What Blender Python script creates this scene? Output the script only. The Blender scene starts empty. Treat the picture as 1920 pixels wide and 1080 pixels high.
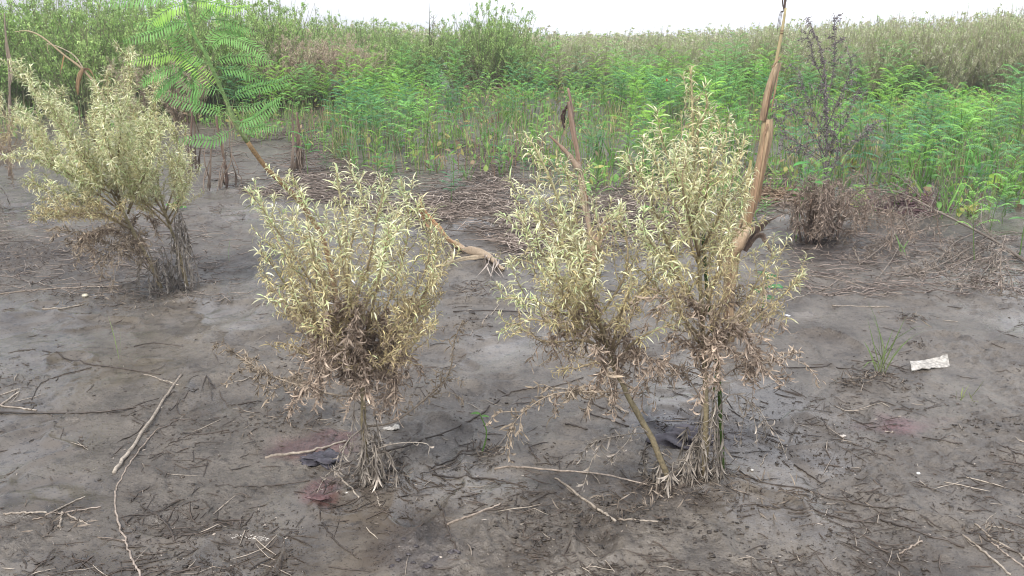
import bpy, math
import numpy as np
R = math.radians
scene = bpy.context.scene
col = scene.collection

# ------------------------------------------------------------------ camera, sky, sun, exposure
CAMZ = 1.30
PITCH = R(17.0)
FPX = 1566.0
cam_d = bpy.data.cameras.new('camera'); cam = bpy.data.objects.new('camera', cam_d); col.objects.link(cam)
cam.location = (0, 0, CAMZ); cam.rotation_euler = (R(90) - PITCH, 0, 0)
cam_d.lens = FPX / 1920 * 36; cam_d.sensor_width = 36; cam_d.clip_start = 0.05; cam_d.clip_end = 5000
scene.camera = cam

SUN_EL, SUN_AZ = R(50), R(215)          # azimuth clockwise from +Y
world = bpy.data.worlds.new('World'); scene.world = world; world.use_nodes = True
wt = world.node_tree; wt.nodes.clear()
def wn(t, **k):
    n = wt.nodes.new(t)
    for a, b in k.items(): setattr(n, a, b)
    return n
sky = wn('ShaderNodeTexSky'); sky.sky_type = 'NISHITA'; sky.sun_disc = False
sky.sun_elevation = SUN_EL; sky.sun_rotation = SUN_AZ; sky.air_density = 1.0; sky.dust_density = 2.0
tc = wn('ShaderNodeTexCoord'); mp = wn('ShaderNodeMapping'); mp.inputs['Scale'].default_value = (1, 1, 2.5)
nz = wn('ShaderNodeTexNoise'); nz.inputs['Scale'].default_value = 1.6; nz.inputs['Detail'].default_value = 7; nz.inputs['Roughness'].default_value = .55
rp = wn('ShaderNodeValToRGB'); rp.color_ramp.elements[0].position = .34; rp.color_ramp.elements[1].position = .52
mx = wn('ShaderNodeMix', data_type='RGBA'); bg = wn('ShaderNodeBackground'); out = wn('ShaderNodeOutputWorld')
wt.links.new(tc.outputs['Generated'], mp.inputs['Vector']); wt.links.new(mp.outputs['Vector'], nz.inputs['Vector'])
wt.links.new(nz.outputs['Fac'], rp.inputs['Fac'])
cm = wn('ShaderNodeMath', operation='MULTIPLY_ADD'); cm.inputs[1].default_value = .3; cm.inputs[2].default_value = .7
wt.links.new(rp.outputs['Color'], cm.inputs[0])
sx_ = wn('ShaderNodeSeparateXYZ'); wt.links.new(tc.outputs['Generated'], sx_.inputs[0]); gr = wn('ShaderNodeMapRange'); gr.inputs['From Min'].default_value = -.42; gr.inputs['From Max'].default_value = .12; gr.inputs['To Min'].default_value = .42; gr.inputs['To Max'].default_value = 1.0
wt.links.new(sx_.outputs['X'], gr.inputs['Value']); mm = wn('ShaderNodeMath', operation='MULTIPLY'); wt.links.new(cm.outputs[0], mm.inputs[0]); wt.links.new(gr.outputs['Result'], mm.inputs[1]); wt.links.new(mm.outputs[0], mx.inputs['Factor'])
wt.links.new(sky.outputs['Color'], mx.inputs['A']); mx.inputs['B'].default_value = (11.2, 11.6, 12.8, 1)
wt.links.new(mx.outputs['Result'], bg.inputs['Color']); bg.inputs['Strength'].default_value = 0.075
wt.links.new(bg.outputs[0], out.inputs['Surface'])

sun_d = bpy.data.lights.new('sun', 'SUN'); sun = bpy.data.objects.new('sun', sun_d); col.objects.link(sun)
sun_d.energy = 1.9; sun_d.angle = R(10); sun_d.color = (1.0, .96, .9)
sun.rotation_euler = (R(90) - SUN_EL, 0, -SUN_AZ + R(180))
scene.view_settings.view_transform = 'Standard'; scene.view_settings.look = 'None'
scene.view_settings.exposure = 0.82; scene.view_settings.gamma = 1.0
scene.render.engine = 'CYCLES'
scene.cycles.max_bounces = 6; scene.cycles.diffuse_bounces = 3; scene.cycles.transmission_bounces = 3
scene.cycles.glossy_bounces = 2; scene.cycles.transparent_max_bounces = 4
scene.cycles.use_denoising = True; scene.cycles.filter_width = 1.05

# ------------------------------------------------------------------ maths
def nrmz(v):
    v = np.asarray(v, float); return v / np.maximum(np.linalg.norm(v, axis=-1, keepdims=True), 1e-9)
def hash2(ix, iy, s):
    n = (ix.astype(np.int64) * 374761393 + iy.astype(np.int64) * 668265263 + s * 974634777) & 0xffffffff
    n = ((n ^ (n >> 13)) * 1274126177) & 0xffffffff
    n = (n ^ (n >> 16)) & 0xffffffff
    return n / 4294967295.0
def noise2(x, y, s=0):
    x = np.asarray(x, float); y = np.asarray(y, float)
    ix = np.floor(x); iy = np.floor(y); fx = x - ix; fy = y - iy
    fx = fx*fx*(3-2*fx); fy = fy*fy*(3-2*fy)
    a = hash2(ix, iy, s); b = hash2(ix+1, iy, s); c = hash2(ix, iy+1, s); d = hash2(ix+1, iy+1, s)
    return (a + (b-a)*fx)*(1-fy) + (c + (d-c)*fx)*fy - .5
def fbm(x, y, s=0, o=4):
    v = 0; a = 1
    for i in range(o):
        v = v + a*noise2(x*2**i + 17.3*i, y*2**i - 9.1*i, s+i); a *= .5
    return v

def smooth(a, b, x):
    t = np.clip((x-a)/(b-a), 0, 1); return t*t*(3-2*t)
CLODS = []      # (x, y, radius, height) filled below
def PUD(x, y): return smooth(-.10, .22, fbm(x*1.1+4, y*1.1, 51, 3) + .25*fbm(x*5, y*5, 57, 2))
def H(x, y):
    x = np.asarray(x, float); y = np.asarray(y, float)
    z = .03*np.clip(y-8, 0, 16) + .0*x
    near = 1 - smooth(7, 12, y)
    z = z + .030*fbm(x*.7, y*.7, 3, 2)
    ft = fbm(x*4.3+2, y*4.3, 131, 2); z = z - .013*smooth(.16, .42, ft)*(1-smooth(6, 9, y)) + .010*smooth(.10, .2, ft)*(1-smooth(.2, .3, ft))*(1-smooth(6, 9, y))
    puddle = PUD(x, y)            # 0 = smooth wet film, 1 = trampled
    rough = smooth(.02, .3, fbm(x*2.1, y*2.1+7, 77, 3)) * .9 *(.35+.65*puddle) + .06 + .25*puddle
    z = z + near*(.012*fbm(x*3, y*3, 9, 2) + .008*rough*fbm(x*11, y*11, 21, 2)
        + 0.019*rough*np.abs(fbm(x*26, y*30, 31, 2)) + .008*rough*fbm(x*62, y*66, 41, 2))
    # drainage runnels, slanting
    u = x*.8 - y*.6
    z = z - near*.010*np.exp(-(fbm(u*2.2, (x*.6+y*.8)*.7, 91, 3)/.055)**2)
    for cx, cy, r, h in CLODS:
        if z.size > 60000:
            mk = (np.abs(x-cx) < 3*r) & (np.abs(y-cy) < 3*r); xm, ym = x[mk], y[mk]
            z[mk] += h*np.exp(-((xm-cx)**2+(ym-cy)**2)/(r*r))*(.7+1.1*np.abs(fbm(xm*22+cx, ym*22, 61, 3))); continue
        if z.size and (np.abs(x-cx) >= 3*r).all() | (np.abs(y-cy) >= 3*r).all(): continue
        d2 = ((x-cx)**2 + (y-cy)**2)/(r*r)
        z = z + h*np.exp(-d2)*(.7 + 1.1*np.abs(fbm(x*22+cx, y*22, 61, 3)))
    return z

_c, _s = math.cos(PITCH), math.sin(PITCH)
def ray(px, py):
    dx = (px-960)/FPX; dy = (540-py)/FPX
    return np.array([dx, _c + dy*_s, -_s + dy*_c])
def flat(px, py):
    d = ray(px, py); t = CAMZ/max(1e-3, -d[2]); return d*t
def at(px, py, up=0.0):
    """the point of the ground seen in pixel (px, py)"""
    d = ray(px, py); o = np.array([0, 0, CAMZ])
    t = .8*np.exp(np.linspace(0, math.log(110), 500))
    for _ in range(2):
        P = o + d*t[:, None]; hit = np.nonzero(P[:, 2] <= H(P[:, 0], P[:, 1]))[0]; i = max(1, hit[0] if len(hit) else len(t)-1)
        t = np.linspace(t[i-1], t[i], 12)
    p = o + d*t[min(i, 11)]; p[2] = H(p[0], p[1]) + up
    return p
def atY(px, py, Y):
    d = ray(px, py); p = np.array([0, 0, CAMZ]) + d*(Y/d[1]); return p
def spline(P, n):
    P = np.asarray(P, float)
    if len(P) < 3:
        t = np.linspace(0, 1, n)[:, None]; return P[0]*(1-t) + P[-1]*t
    Q = np.vstack([2*P[0]-P[1], P, 2*P[-1]-P[-2]]); m = len(P)-1
    res = []
    for t in np.linspace(0, m, n):
        i = min(int(t), m-1); f = t-i
        a, b, c, d = Q[i], Q[i+1], Q[i+2], Q[i+3]
        res.append(.5*((2*b) + (-a+c)*f + (2*a-5*b+4*c-d)*f*f + (-a+3*b-3*c+d)*f**3))
    return np.array(res)
def jit(P, a, rng, ends=False):
    J = rng.normal(0, a, P.shape)
    if not ends: J[0] = 0
    return P + J

# ------------------------------------------------------------------ mesh building
class MB:
    def __init__(s): s.v = []; s.f = []; s.c = []; s.n = 0
    def add(s, V, F, C):
        V = np.asarray(V, float).reshape(-1, 3); F = np.asarray(F, int).reshape(-1, 4)
        C = np.broadcast_to(np.asarray(C, float), (len(V), 3))
        s.v.append(V); s.f.append(F + s.n); s.c.append(C); s.n += len(V)
    def mesh(s, name, m, smoothf=True):
        me = bpy.data.meshes.new(name)
        V = np.vstack(s.v); F = np.vstack(s.f); C = np.vstack(s.c)
        me.vertices.add(len(V)); me.vertices.foreach_set('co', V.ravel())
        me.loops.add(F.size); me.loops.foreach_set('vertex_index', F.ravel().astype(np.int32))
        me.polygons.add(len(F)); me.polygons.foreach_set('loop_start', np.arange(0, F.size, 4, dtype=np.int32))
        me.polygons.foreach_set('loop_total', np.full(len(F), 4, np.int32))
        me.polygons.foreach_set('use_smooth', np.full(len(F), smoothf))
        me.update(calc_edges=True)
        ca = me.color_attributes.new('Col', 'FLOAT_COLOR', 'POINT')
        ca.data.foreach_set('color', np.hstack([np.clip(C, 0, 1), np.ones((len(C), 1))]).ravel().astype(np.float32))
        me.materials.append(m)
        return me
    def build(s, name, m, parent=None, origin=None, smoothf=True):
        if origin is not None:
            for a in s.v: a -= np.asarray(origin)
        me = s.mesh(name, m, smoothf)
        o = bpy.data.objects.new(name, me); col.objects.link(o)
        if parent is not None: o.parent = parent
        elif origin is not None: o.location = origin
        return o

def grid_faces(N, K, S, closed):
    """N strips of K rings of S verts"""
    i = np.arange(N)[:, None, None]*K*S; k = np.arange(K-1)[None, :, None]*S
    j = np.arange(S if closed else S-1)[None, None, :]; j2 = (j+1) % S
    a = i+k+j; b = i+k+j2; c = b+S; d = a+S
    return np.stack([a, b, c, d], -1).reshape(-1, 4)
def tubes(mb, P, Rr, c, sides=5, c1=None):
    P = np.asarray(P, float)
    if P.ndim == 2: P = P[None]
    N, K, _ = P.shape
    Rr = np.broadcast_to(np.asarray(Rr, float), (N, K))
    T = nrmz(np.gradient(P, axis=1)); m = nrmz(P[:, -1]-P[:, 0])
    ref = np.where(np.abs(m[:, 2:3]) > .8, np.array([[1., 0.1, 0]]), np.array([[0., 0.1, 1.]]))
    A = nrmz(np.cross(T, ref[:, None, :])); B = np.cross(T, A)
    an = np.arange(sides)*2*math.pi/sides
    V = P[:, :, None, :] + Rr[:, :, None, None]*(A[:, :, None]*np.cos(an)[None, None, :, None] + B[:, :, None]*np.sin(an)[None, None, :, None])
    c = np.broadcast_to(np.asarray(c, float), (N, 3))
    if c1 is None: CC = np.broadcast_to(c[:, None, None, :], V.shape)
    else:
        t = np.linspace(0, 1, K)[None, :, None, None]
        CC = np.broadcast_to(c[:, None, None, :]*(1-t) + np.broadcast_to(np.asarray(c1, float), (N, 3))[:, None, None, :]*t, V.shape)
    mb.add(V, grid_faces(N, K, sides, True), CC.reshape(-1, 3))
def tube(mb, P, r0, r1, c, sides=6, c1=None, rough=0, rng=None, cap=True):
    P = np.asarray(P, float); K = len(P)
    Rr = np.linspace(r0, r1, K)
    if rough and rng is not None: Rr = Rr*(1 + rng.normal(0, rough, K))
    if cap:
        t0 = P[0] - (P[1]-P[0])*.001; t1 = P[-1] + (P[-1]-P[-2])*.001
        P = np.vstack([t0, P, t1]); Rr = np.concatenate([[r0*.04], Rr, [r1*.04]])
    tubes(mb, P, Rr[None], c, sides, c1)
WPROF = {6: [.2, .8, 1., .85, .5, .06], 5: [.22, .85, 1.0, .62, .06], 4: [.25, 1, .8, .07], 3: [.3, 1, .08], 7: [.2, .7, .95, 1., .8, .45, .05]}
def leaves(mb, B, D, Nn, L, W, curl, c0, c1, seg=4, fold=.25, twist=0.):
    B = np.asarray(B, float); D = nrmz(D); n = len(B)
    if n == 0: return
    Nn = nrmz(Nn - D*np.sum(Nn*D, -1, keepdims=True)); S = np.cross(D, Nn)
    L = np.broadcast_to(L, (n,)); W = np.broadcast_to(W, (n,)); curl = np.broadcast_to(curl, (n,)); twist = np.broadcast_to(twist, (n,))
    K = seg+1; wp = np.array(WPROF[K]); s = np.linspace(0, 1, K)
    th = curl[:, None]*s[None, :]
    stepd = np.cos(th)[..., None]*D[:, None] + np.sin(th)[..., None]*Nn[:, None]
    Pm = np.zeros((n, K, 3)); Pm[:, 0] = B
    for k in range(1, K): Pm[:, k] = Pm[:, k-1] + .5*(stepd[:, k-1]+stepd[:, k])*(L/seg)[:, None]
    nk = -np.sin(th)[..., None]*D[:, None] + np.cos(th)[..., None]*Nn[:, None]
    tw = twist[:, None]*s[None, :]
    sd = np.cos(tw)[..., None]*S[:, None] + np.sin(tw)[..., None]*nk
    nk2 = -np.sin(tw)[..., None]*S[:, None] + np.cos(tw)[..., None]*nk
    w = (W[:, None]*wp[None])[..., None]*.5
    c0 = np.broadcast_to(c0, (n, 3)); c1 = np.broadcast_to(c1, (n, 3))
    CC = c0[:, None]*(1-s)[None, :, None] + c1[:, None]*s[None, :, None]
    if fold:
        V = np.stack([Pm - sd*w, Pm + nk2*w*fold, Pm + sd*w], 2)
        CC = np.stack([CC, CC*1.12, CC], 2); sz = 3
    else:
        V = np.stack([Pm - sd*w, Pm + sd*w], 2); CC = np.stack([CC, CC], 2); sz = 2
    mb.add(V, grid_faces(n, K, sz, False), CC.reshape(-1, 3))

def along(P, s):
    """points and tangents at arc fractions s of polyline P"""
    P = np.asarray(P); d = np.r_[0, np.cumsum(np.linalg.norm(np.diff(P, axis=0), axis=1))]; L = d[-1]
    q = np.asarray(s)*L
    X = np.stack([np.interp(q, d, P[:, i]) for i in range(3)], -1)
    e = L*.03
    X2 = np.stack([np.interp(np.clip(q+e, 0, L), d, P[:, i]) for i in range(3)], -1)
    X1 = np.stack([np.interp(np.clip(q-e, 0, L), d, P[:, i]) for i in range(3)], -1)
    return X, nrmz(X2-X1), L
UP = np.array([0, 0, 1.])
def radial(T, phi):
    ref = np.where(np.abs(T[:, 2:3]) > .9, np.array([[1., 0, 0]]), np.array([[0, 0, 1.]]))
    A = nrmz(np.cross(T, ref)); B = np.cross(T, A)
    return A*np.cos(phi)[:, None] + B*np.sin(phi)[:, None]

# ------------------------------------------------------------------ materials
def veg(name, transl=.3, rough=.6, var=.25, scale=60, spec=.3, coat=0):
    m = bpy.data.materials.new(name); m.use_nodes = True; t = m.node_tree; N = t.nodes; N.clear(); ln = t.links.new
    at_ = N.new('ShaderNodeAttribute'); at_.attribute_name = 'Col'
    tcn = N.new('ShaderNodeTexCoord'); no = N.new('ShaderNodeTexNoise'); no.inputs['Scale'].default_value = scale; no.inputs['Detail'].default_value = 3
    mr = N.new('ShaderNodeMapRange'); mr.inputs['From Min'].default_value = .3; mr.inputs['From Max'].default_value = .7
    mr.inputs['To Min'].default_value = 1-var; mr.inputs['To Max'].default_value = 1+var
    mu = N.new('ShaderNodeVectorMath'); mu.operation = 'MULTIPLY'
    ln(tcn.outputs['Object'], no.inputs['Vector']); ln(no.outputs['Fac'], mr.inputs['Value'])
    ln(at_.outputs['Color'], mu.inputs[0]); ln(mr.outputs['Result'], mu.inputs[1])
    p = N.new('ShaderNodeBsdfPrincipled'); p.inputs['Roughness'].default_value = rough; p.inputs['Specular IOR Level'].default_value = spec
    p.inputs['Coat Weight'].default_value = coat; p.inputs['Coat Roughness'].default_value = .2
    ln(mu.outputs[0], p.inputs['Base Color'])
    o = N.new('ShaderNodeOutputMaterial')
    if transl:
        tr = N.new('ShaderNodeBsdfTranslucent'); ln(mu.outputs[0], tr.inputs['Color'])
        mi = N.new('ShaderNodeMixShader'); mi.inputs[0].default_value = transl
        ln(p.outputs[0], mi.inputs[1]); ln(tr.outputs[0], mi.inputs[2]); ln(mi.outputs[0], o.inputs['Surface'])
    else: ln(p.outputs[0], o.inputs['Surface'])
    return m
M_PALE = veg('pale_leaf', .32, .55, .15, 90)
M_DRY = veg('dry_leaf', .22, .8, .3, 70, .2)
M_GREEN = veg('green_leaf', .4, .5, .2, 30)
M_STEM = veg('stem', 0, .75, .35, 120, .3)
M_WOOD = veg('dead_wood', 0, .7, .4, 90, .3)
M_WETWOOD = veg('wet_wood', 0, .45, .35, 90, .4)
M_STRAW = veg('straw', 0, .75, .3, 40, .25)
M_HUSK = veg('husk', .18, .6, .3, 45, .3)

def stretch(m, sx, sy, sz):
    t = m.node_tree; no = [n for n in t.nodes if n.type == 'TEX_NOISE'][0]; tcn = [n for n in t.nodes if n.type == 'TEX_COORD'][0]
    mpn = t.nodes.new('ShaderNodeMapping'); mpn.inputs['Scale'].default_value = (sx, sy, sz)
    t.links.new(tcn.outputs['Object'], mpn.inputs['Vector']); t.links.new(mpn.outputs['Vector'], no.inputs['Vector'])
stretch(M_HUSK, 6, 6, .35)

def mud_material():
    m = bpy.data.materials.new('mud'); m.use_nodes = True; t = m.node_tree; N = t.nodes; N.clear(); ln = t.links.new
    tcn = N.new('ShaderNodeTexCoord')
    def noise(sc, det=4, rg=.55, vec=None):
        n = N.new('ShaderNodeTexNoise'); n.inputs['Scale'].default_value = sc; n.inputs['Detail'].default_value = det; n.inputs['Roughness'].default_value = rg
        ln(vec or tcn.outputs['Object'], n.inputs['Vector']); return n.outputs['Fac']
    def mr(v, a, b, c, d):
        n = N.new('ShaderNodeMapRange'); n.inputs['From Min'].default_value = a; n.inputs['From Max'].default_value = b
        n.inputs['To Min'].default_value = c; n.inputs['To Max'].default_value = d; ln(v, n.inputs['Value']); return n.outputs['Result']
    def mix(f, a, b, mode='MIX'):
        n = N.new('ShaderNodeMix'); n.data_type = 'RGBA'; n.blend_type = mode
        if hasattr(f, 'links'): ln(f, n.inputs['Factor'])
        else: n.inputs['Factor'].default_value = f
        for k, v in (('A', a), ('B', b)):
            if isinstance(v, tuple): n.inputs[k].default_value = (*v, 1)
            else: ln(v, n.inputs[k])
        return n.outputs['Result']
    def mth(op, a, b):
        n = N.new('ShaderNodeMath'); n.operation = op
        for i, v in enumerate((a, b)):
            if isinstance(v, float): n.inputs[i].default_value = v
            else: ln(v, n.inputs[i])
        return n.outputs[0]
    att = N.new('ShaderNodeAttribute'); att.attribute_name = 'Col'
    c = mix(mr(noise(1.3, 5), .35, .65, 0, 1), (.172, .149, .122), (.122, .103, .083))
    c = mix(mr(noise(7, 6, .65), .42, .68, 0, .75), c, (.052, .043, .035))
    c = mix(mr(noise(24, 5, .7), .54, .66, 0, .7), c, (.034, .028, .023))
    mpn = N.new('ShaderNodeMapping'); mpn.inputs['Scale'].default_value = (1, 2.2, 1); mpn.inputs['Rotation'].default_value = (0, 0, .5)
    ln(tcn.outputs['Object'], mpn.inputs['Vector'])
    c = mix(mr(noise(95, 3, .6, mpn.outputs['Vector']), .60, .66, 0, .9), c, (.028, .022, .019))
    c = mix(mr(noise(190, 2), .68, .74, 0, .5), c, (.22, .19, .16))
    c = mix(1.0, c, att.outputs['Color'], 'MULTIPLY')
    p = N.new('ShaderNodeBsdfPrincipled'); ln(c, p.inputs['Base Color'])
    wa = N.new('ShaderNodeAttribute'); wa.attribute_name = 'Wet'; wet = wa.outputs['Fac']
    ln(mr(mth('ADD', wet, mr(noise(17, 4), .3, .7, -.25, .25)), 0, 1, .42, .10), p.inputs['Roughness'])
    p.inputs['Specular IOR Level'].default_value = .62
    h = mth('ADD', mth('MULTIPLY', noise(42, 5, .6), 1.0), mth('MULTIPLY', noise(150, 4, .6), .35))
    bmp = N.new('ShaderNodeBump'); bmp.inputs['Distance'].default_value = .018; ln(mr(wet, 0, 1, .7, .15), bmp.inputs['Strength'])
    ln(h, bmp.inputs['Height']); ln(bmp.outputs[0], p.inputs['Normal'])
    o = N.new('ShaderNodeOutputMaterial'); ln(p.outputs[0], o.inputs['Surface'])
    return m
M_MUD = mud_material()

def tag(o, label=None, cat=None, group=None, kind=None):
    if label: o['label'] = label
    if cat: o['category'] = cat
    if group: o['group'] = group
    if kind: o['kind'] = kind
    return o
def thing(name, loc, label, cat, group=None):
    o = bpy.data.objects.new(name, None); col.objects.link(o); o.location = loc; o.empty_display_size = .05
    return tag(o, label, cat, group)
C = lambda *a: np.array(a, float)
# ------------------------------------------------------------------ ground: one sheet to the horizon
for px, py, r, h in [(690, 900, .10, .018), (1275, 915, .12, .016), (1330, 890, .10, .018), (300, 545, .2, .02), (1550, 455, .22, .03),
                     (1640, 715, .10, .02), (1590, 725, .05, .012), (1720, 655, .05, .014), (1700, 600, .08, .02), (1770, 560, .07, .015), (640, 690, .18, .012),
                     (540, 790, .12, .008), (1150, 960, .20, .010), (1060, 1010, .22, .012), (1300, 1010, .16, .010), (1850, 800, .14, .010), (1450, 960, .14, .010),
                     (880, 600, .1, .01), (1230, 460, .15, .02), (60, 480, .25, .03), (180, 480, .2, .02), (850, 430, .3, .03), (1660, 470, .3, .03),
                     (1010, 940, .12, .012), (930, 850, .05, .012), (350, 930, .1, .006), (870, 640, .1, .007), (1850, 545, .2, .02), (1180, 1060, .2, .014)]:
    p = flat(px, py); CLODS.append((p[0], p[1], r, h))
ys = np.concatenate([np.linspace(-8, 1.15, 18), 1.2*np.exp(np.linspace(0, math.log(7.5/1.2), 430)), 7.5*np.exp(np.linspace(0, math.log(80/7.5), 90))[1:], 80*np.exp(np.linspace(0, math.log(3.2), 10))[1:]])
s_in = np.linspace(-1, 1, 560); s_out = 1+np.array([.03, .08, .16, .3, .5, .8, 1.3, 2, 3.2])
ss = np.concatenate([-s_out[::-1], s_in, s_out])
Yg = np.repeat(ys[:, None], len(ss), 1); Xg = ss[None, :]*(.70*np.maximum(ys, 1.2)+.35)[:, None]
Zg = H(Xg, Yg)
def stain(px, py, r, colr, k=1.0, ax=1.0):
    global GC
    p = flat(px, py); d = ((Xg-p[0])/ax)**2 + ((Yg-p[1])*1.0)**2
    n = fbm(Xg*9, Yg*9, 5, 4)
    m = np.clip(smooth(1.15, .35, np.sqrt(d)/r + n*.75), 0, 1)*k
    GC = GC*(1-m[..., None]) + GC*np.array(colr)*m[..., None]
GC = np.ones(Xg.shape+(3,))
GC *= (1 + .18*fbm(Xg*.5, Yg*.5, 70, 3))[..., None]
far = smooth(7, 14, Yg + .4*Xg)[..., None]
GC = GC*(1-far) + GC*np.array([.62, .60, .45])*far
stain(1685, 792, .115, (1.15, .62, .80), .8, 1.5); stain(590, 832, .12, (1.15, .62, .75), .75, 1.4); stain(600, 925, .07, (1.0, .55, .62), .8)
stain(1278, 812, .17, (.34, .32, .42), .9, 1.3); stain(1250, 925, .13, (.45, .43, .47), .7, 1.4); stain(760, 1040, .16, (.55, .55, .68), .5); stain(690, 880, .12, (.6, .6, .62), .8)
stain(1800, 350, .8, (.55, .5, .5), .8, 2); stain(1540, 470, .5, (.6, .6, .7), .7); stain(1700, 440, .6, (.55, .5, .48), .85, 2.2); stain(60, 480, .6, (.6, .56, .54), .7, 1.5); stain(250, 480, .5, (.65, .6, .58), .6, 1.3)
for q in range(60):
    rq = np.random.RandomState(q); stain(rq.uniform(-50, 1970), rq.uniform(480, 1075), rq.uniform(.03, .13), (.55, .51, .47), rq.uniform(.4, .9), rq.uniform(.8, 2))
g = MB(); g.add(np.stack([Xg, Yg, Zg], -1), grid_faces(1, len(ys), len(ss), False), GC.reshape(-1, 3))
go = g.build('mud_ground', M_MUD); wa = go.data.attributes.new('Wet', 'FLOAT', 'POINT'); wa.data.foreach_set('value', ((1-PUD(Xg, Yg))*(1-.7*smooth(5, 9, Yg))).ravel().astype(np.float32)); tag(go, 'wet grey brown mud flat strewn with debris', None, None, 'structure')

# ------------------------------------------------------------------ bleached weeds
PALE0, PALE1 = C(.50, .51, .27), C(.86, .84, .60)
YEL0, YEL1 = C(.42, .35, .17), C(.60, .50, .27)
BRN0, BRN1 = C(.20, .15, .115), C(.46, .375, .295)
GRY0, GRY1 = C(.20, .17, .14), C(.42, .375, .32)
def leafcol(d, rng):
    """d: 0 pale, .5 yellow, 1 brown"""
    n = len(d); a = np.clip(d*2, 0, 1)[:, None]; b = np.clip(d*2-1, 0, 1)[:, None]
    c0 = (PALE0*(1-a)+YEL0*a)*(1-b) + BRN0*b; c1 = (PALE1*(1-a)+YEL1*a)*(1-b) + BRN1*b
    v = np.exp(rng.normal(-.02, .24, n))[:, None]
    green = (rng.rand(n) < .3)[:, None]*(1-a)
    tint = 1 - green*C(.22, .06, .25)
    return c0*v*tint, c1*v*tint
def shoot_leaves(mb, P, f0, spacing, L, W, dead, rng, droop=0., spread=1.0, tuft=True):
    """leaves spiralling along one axis P. dead: callable(points)->0..1"""
    _, _, Lt = along(P, [0.])
    n = max(2, int(Lt*(1-f0)/spacing)); s = f0 + (1-f0)*(np.arange(n)+rng.rand(n)*.7)/n
    X, T, _ = along(P, s)
    phi = np.arange(n)*2.4 + rng.rand(n)*1.0; Rd = radial(T, phi)
    d = np.clip(dead(X, s) + rng.normal(0, .17, n) - .35*(rng.rand(n) < .12), 0, 1)
    a = (.95 - .6*s**3)*spread*(1 + .2*rng.randn(n))
    D = nrmz(T*np.cos(a)[:, None] + Rd*np.sin(a)[:, None] + UP*(.25 - 1.1*d**1.5 - droop)[:, None])
    Nn = Rd*.7 - UP*.55 + rng.normal(0, .45, (n, 3))
    ll = L*(.5+.75*rng.rand(n))*(1-.25*d)*(1-.25*(s > .93)); ww = W*(.75+.5*rng.rand(n))*(1-.42*d)
    cu = rng.normal(1.45, .6, n) + d*rng.normal(1.6, 1.5, n)
    tw = (.25+d)*rng.normal(0, 1.8, n)
    c0, c1 = leafcol(d, rng)
    leaves(mb, X, D, Nn, ll, ww, cu, c0, c1, 4, .3, tw)
def leafy_branch(root, P, r0, r1, dead, rng, L=.042, W=.0072, f0=.28, dens=1., side=1., stemcol=C(.30, .24, .15)):
    b = MB(); f = MB(); fd = MB()
    tube(b, P, r0, r1, stemcol*.8, 6, stemcol*1.25, .06, rng)
    shoot_leaves(f, P, f0, .0031/dens, L, W, dead, rng)
    Lt = along(P, [0.])[2]; n = int(Lt*(1-f0)/.028*side*dens)
    s = f0*.8 + (1-f0*.8)*(np.arange(n)+.5*rng.rand(n))/max(1, n)*.95
    if n:
        X, T, _ = along(P, s); Rd = radial(T, np.arange(n)*2.4+rng.rand(n)*2)
        for k in range(n):
            ln = (.05 + .11*rng.rand())*(1.15-.7*s[k])*(.7+.6*side)
            d0 = nrmz(T[k]*.8 + Rd[k]*.75 + UP*.25); d1 = nrmz(d0 + UP*(.6 if s[k] > .3 else -.2) + rng.normal(0, .2, 3))
            Q = spline([X[k], X[k]+d0*ln*.5, X[k]+d0*ln*.5+d1*ln*.5], 5)
            tube(b, Q, .0013, .0007, stemcol, 4, stemcol*1.3, cap=False)
            sk = s[k]
            shoot_leaves(f, Q, .15, .0032/dens, L*.95, W, lambda X_, s_: dead(X_, sk + 0*s_), rng)
    o = b.build('branch', M_STEM, root, root.location)
    f.build('leaves', M_PALE, o, root.location)
    return o
def skirt(root, rng, centre, n, zt, rad, length, name='withered_leaves', c0=GRY0, c1=GRY1):
    """limp dead shoots hanging round the foot of a stem"""
    b = MB()
    for k in range(n):
        a = rng.rand()*6.283; z = zt*(.25+.75*rng.rand()); p0 = centre + C(0, 0, z) + C(math.cos(a), math.sin(a), 0)*.008
        o = C(math.cos(a), math.sin(a), 0)*rad*(.25+.9*rng.rand())
        hl = min(length*(.5+.7*rng.rand()), z*1.15)
        P = spline([p0, p0 + o*.55 + C(0, 0, .015*rng.rand()), p0 + o*.9 - C(0, 0, hl*.5), p0 + o*(.95+.1*rng.rand()) - C(0, 0, hl)], 9)
        P[:, 2] = np.maximum(P[:, 2], H(P[:, 0], P[:, 1])+.003)
        cc = (.6+.7*rng.rand())
        tube(b, P, .0022, .001, c0*cc, 4, c1*cc, cap=False)
        m = rng.randint(10, 22); s = .15+.85*rng.rand(m); X, T, _ = along(P, s); Rd = radial(T, rng.rand(m)*6.28)
        D = T*.7 + Rd*.3 - UP*(.9*rng.rand(m)[:, None]); v = np.exp(rng.normal(0, .22, m))[:, None]*cc
        leaves(b, X, D, rng.normal(0, 1, (m, 3)), .03+.035*rng.rand(m), .002+.006*rng.rand(m), rng.normal(.3, 1.0, m), c0*v, c1*v, 4, .5, rng.normal(0, 2, m))
    for a in b.v: a[:, 2] = np.maximum(a[:, 2], root.location.z-.01)
    return b.build(name, M_DRY, root, root.location)

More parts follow.
